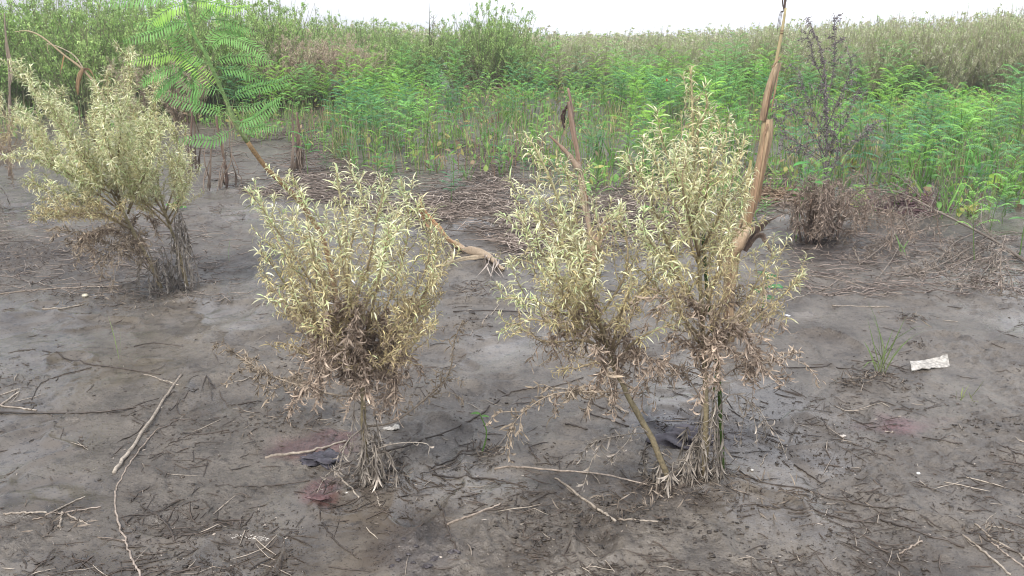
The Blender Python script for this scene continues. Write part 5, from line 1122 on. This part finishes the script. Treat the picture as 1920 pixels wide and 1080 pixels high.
# twigs and flakes over all the mud
m = MB()
def mudd(px, py): return (.10+.9*smooth(-.12, .30, float(fbm(px*.006, py*.010, 15, 4))))
XYs = litter_px(3000, rng, (-100, 440, 2020, 1120), mudd); lie(m, XYs, rng, (.010, .10), (.0008, .0022), C(.045, .035, .028), C(.11, .085, .068), .003, lambda n: rng.normal(-.35, .8, n), .12)
XYs = litter_px(200, rng, (-100, 440, 2020, 1120), mudd); lie(m, XYs, rng, (.03, .14), (.0009, .002), C(.28, .235, .19), C(.42, .36, .29), .004, None, .08)
XYs = litter_px(900, rng, (1480, 440, 2000, 560), None); lie(m, XYs, rng, (.03, .2), (.001, .003), C(.08, .06, .05), C(.32, .26, .22), .02, lambda n: rng.normal(0, .7, n), .3)
XYs = litter_px(800, rng, (-100, 380, 460, 560), None); lie(m, XYs, rng, (.03, .2), (.0012, .003), C(.09, .07, .06), C(.30, .25, .21), .02, lambda n: rng.normal(0, .7, n), .3)
o = m.build('twig_litter', M_WETWOOD); tag(o, 'small wet twigs scattered over the mud', 'twigs', None, 'stuff')
m = MB(); K = 1
def crumbs(XYs, r0, r1):
    n = len(XYs); r = r0+(r1-r0)*rng.rand(n)**3; oc = nrmz(np.array([[x, y, z] for x in (-1, 1) for y in (-1, 1) for z in (-1, 1)], float)); V = oc[None]*r[:, None, None]*(.35+1.3*rng.rand(n, 8, 1))*C(1.3, .9, .5)
    V = V+np.stack([XYs[:, 0], XYs[:, 1], H(XYs[:, 0], XYs[:, 1])+r*.15], -1)[:, None]; F = np.array([[0, 1, 3, 2], [4, 6, 7, 5], [0, 4, 5, 1], [2, 3, 7, 6], [1, 5, 7, 3], [0, 2, 6, 4]])
    m.add(V, (np.arange(n)[:, None, None]*8+F[None]), np.repeat(C(.062, .050, .040)*(.5+.9*rng.rand(n, 1)), 8, 0))
crumbs(litter_px(3600, rng, (-100, 440, 2020, 1120), lambda px, py: mudd(px, py)**2), .0012, .007)
for px, py, w, d, k in [(1060, 1000, .2, .1, 260), (1150, 960, .16, .08, 200), (1300, 1000, .2, .1, 220), (640, 690, .2, .14, 200), (1590, 722, .05, .04, 60), (1650, 715, .09, .05, 90), (1720, 655, .04, .03, 40), (1700, 600, .05, .05, 60), (1850, 800, .14, .1, 120), (540, 790, .14, .1, 120), (690, 895, .1, .06, 120), (1300, 910, .16, .07, 200), (880, 600, .1, .1, 60)]:
    p = flat(px, py); crumbs(np.stack([p[0]+rng.normal(0, w*.6, k), p[1]+rng.normal(0, d*.6, k)], -1), .0015, .008)
o = m.build('mud_crumbs', M_WETWOOD); tag(o, 'small dark crumbs of trampled mud', 'mud crumbs', None, 'stuff')
m = MB(); XYs = litter_px(15000, rng, (-100, 440, 2020, 1120), mudd); n = len(XYs); c = np.where(rng.rand(n, 1) < .93, C(.05, .039, .032)*(.6+.8*rng.rand(n, 1)), C(.36, .31, .26)*(.7+.5*rng.rand(n, 1)))
a = rng.rand(n)*6.28; leaves(m, np.stack([XYs[:, 0], XYs[:, 1], H(XYs[:, 0], XYs[:, 1])+.001], -1), np.stack([np.cos(a), np.sin(a)*.6, .25*rng.rand(n)], -1), rng.normal(0, .4, (n, 3))-UP, .003+.016*rng.rand(n)**2.5, .0012+.0035*rng.rand(n)**2, rng.normal(0, .7, n), c, c*1.1, 3, .4)
o = m.build('leaf_crumbs', M_WETWOOD); tag(o, 'dark crumbs of rotten leaf scattered over the mud', 'debris', None, 'stuff')
# withered debris clusters round the plant feet
m = MB()
for px, py, w, d, k in [(1260, 925, .12, .08, 260), (1330, 900, .1, .08, 160), (700, 900, .1, .07, 150), (640, 690, .25, .2, 260), (540, 790, .2, .15, 120), (1650, 715, .1, .07, 120), (1590, 722, .05, .04, 60), (1700, 600, .08, .08, 60), (880, 545, .12, .15, 160), (250, 560, .4, .2, 320), (60, 490, .4, .3, 300), (1540, 460, .25, .15, 350), (1660, 480, .4, .2, 260), (905, 850, .06, .05, 80), (1850, 545, .15, .15, 120), (90, 980, .12, .05, 60), (1860, 1000, .1, .07, 60), (1150, 970, .15, .08, 90), (1440, 930, .15, .08, 100)]:
    p = flat(px, py); x = p[0]+rng.normal(0, w*.6, k); y = p[1]+rng.normal(0, d*.6, k); t = rng.rand(k, 1); c = C(.10, .08, .066)*(1-t)+C(.30, .25, .20)*t**2
    leaves(m, np.stack([x, y, H(x, y)+.002], -1), np.stack([rng.normal(0, 1, k), rng.normal(0, 1, k), .4*rng.rand(k)], -1), rng.normal(0, 1, (k, 3)), .015+.045*rng.rand(k), .002+.004*rng.rand(k), rng.normal(.3, .9, k), c, c*1.3, 4, .4, rng.normal(0, 1.5, k))
o = m.build('withered_debris', M_DRY); tag(o, 'withered leaf shreds gathered round the plant feet', 'debris', None, 'stuff')

# ------------------------------------------------------------------ the hazy air
hz = MB(); X0, X1, Y0_, Y1_, Z0, Z1 = -800, 800, -12, 262, -1.4, 3.6
hz.add([(X0, Y0_, Z0), (X1, Y0_, Z0), (X1, Y1_, Z0), (X0, Y1_, Z0), (X0, Y0_, Z1), (X1, Y0_, Z1), (X1, Y1_, Z1), (X0, Y1_, Z1)], [(3, 2, 1, 0), (4, 5, 6, 7), (0, 1, 5, 4), (1, 2, 6, 5), (2, 3, 7, 6), (3, 0, 4, 7)], (1, 1, 1))
hm = bpy.data.materials.new('haze_air'); hm.use_nodes = True; t = hm.node_tree; t.nodes.clear(); pv = t.nodes.new('ShaderNodeVolumePrincipled'); pv.inputs['Color'].default_value = (.96, .98, 1.0, 1); pv.inputs['Density'].default_value = .0028; pv.inputs['Anisotropy'].default_value = .1
oo = t.nodes.new('ShaderNodeOutputMaterial'); t.links.new(pv.outputs[0], oo.inputs['Volume'])
o = hz.build('haze', hm, smoothf=False); tag(o, 'pale humid air over the field', 'haze', None, 'stuff'); o.data.materials[0] = hm
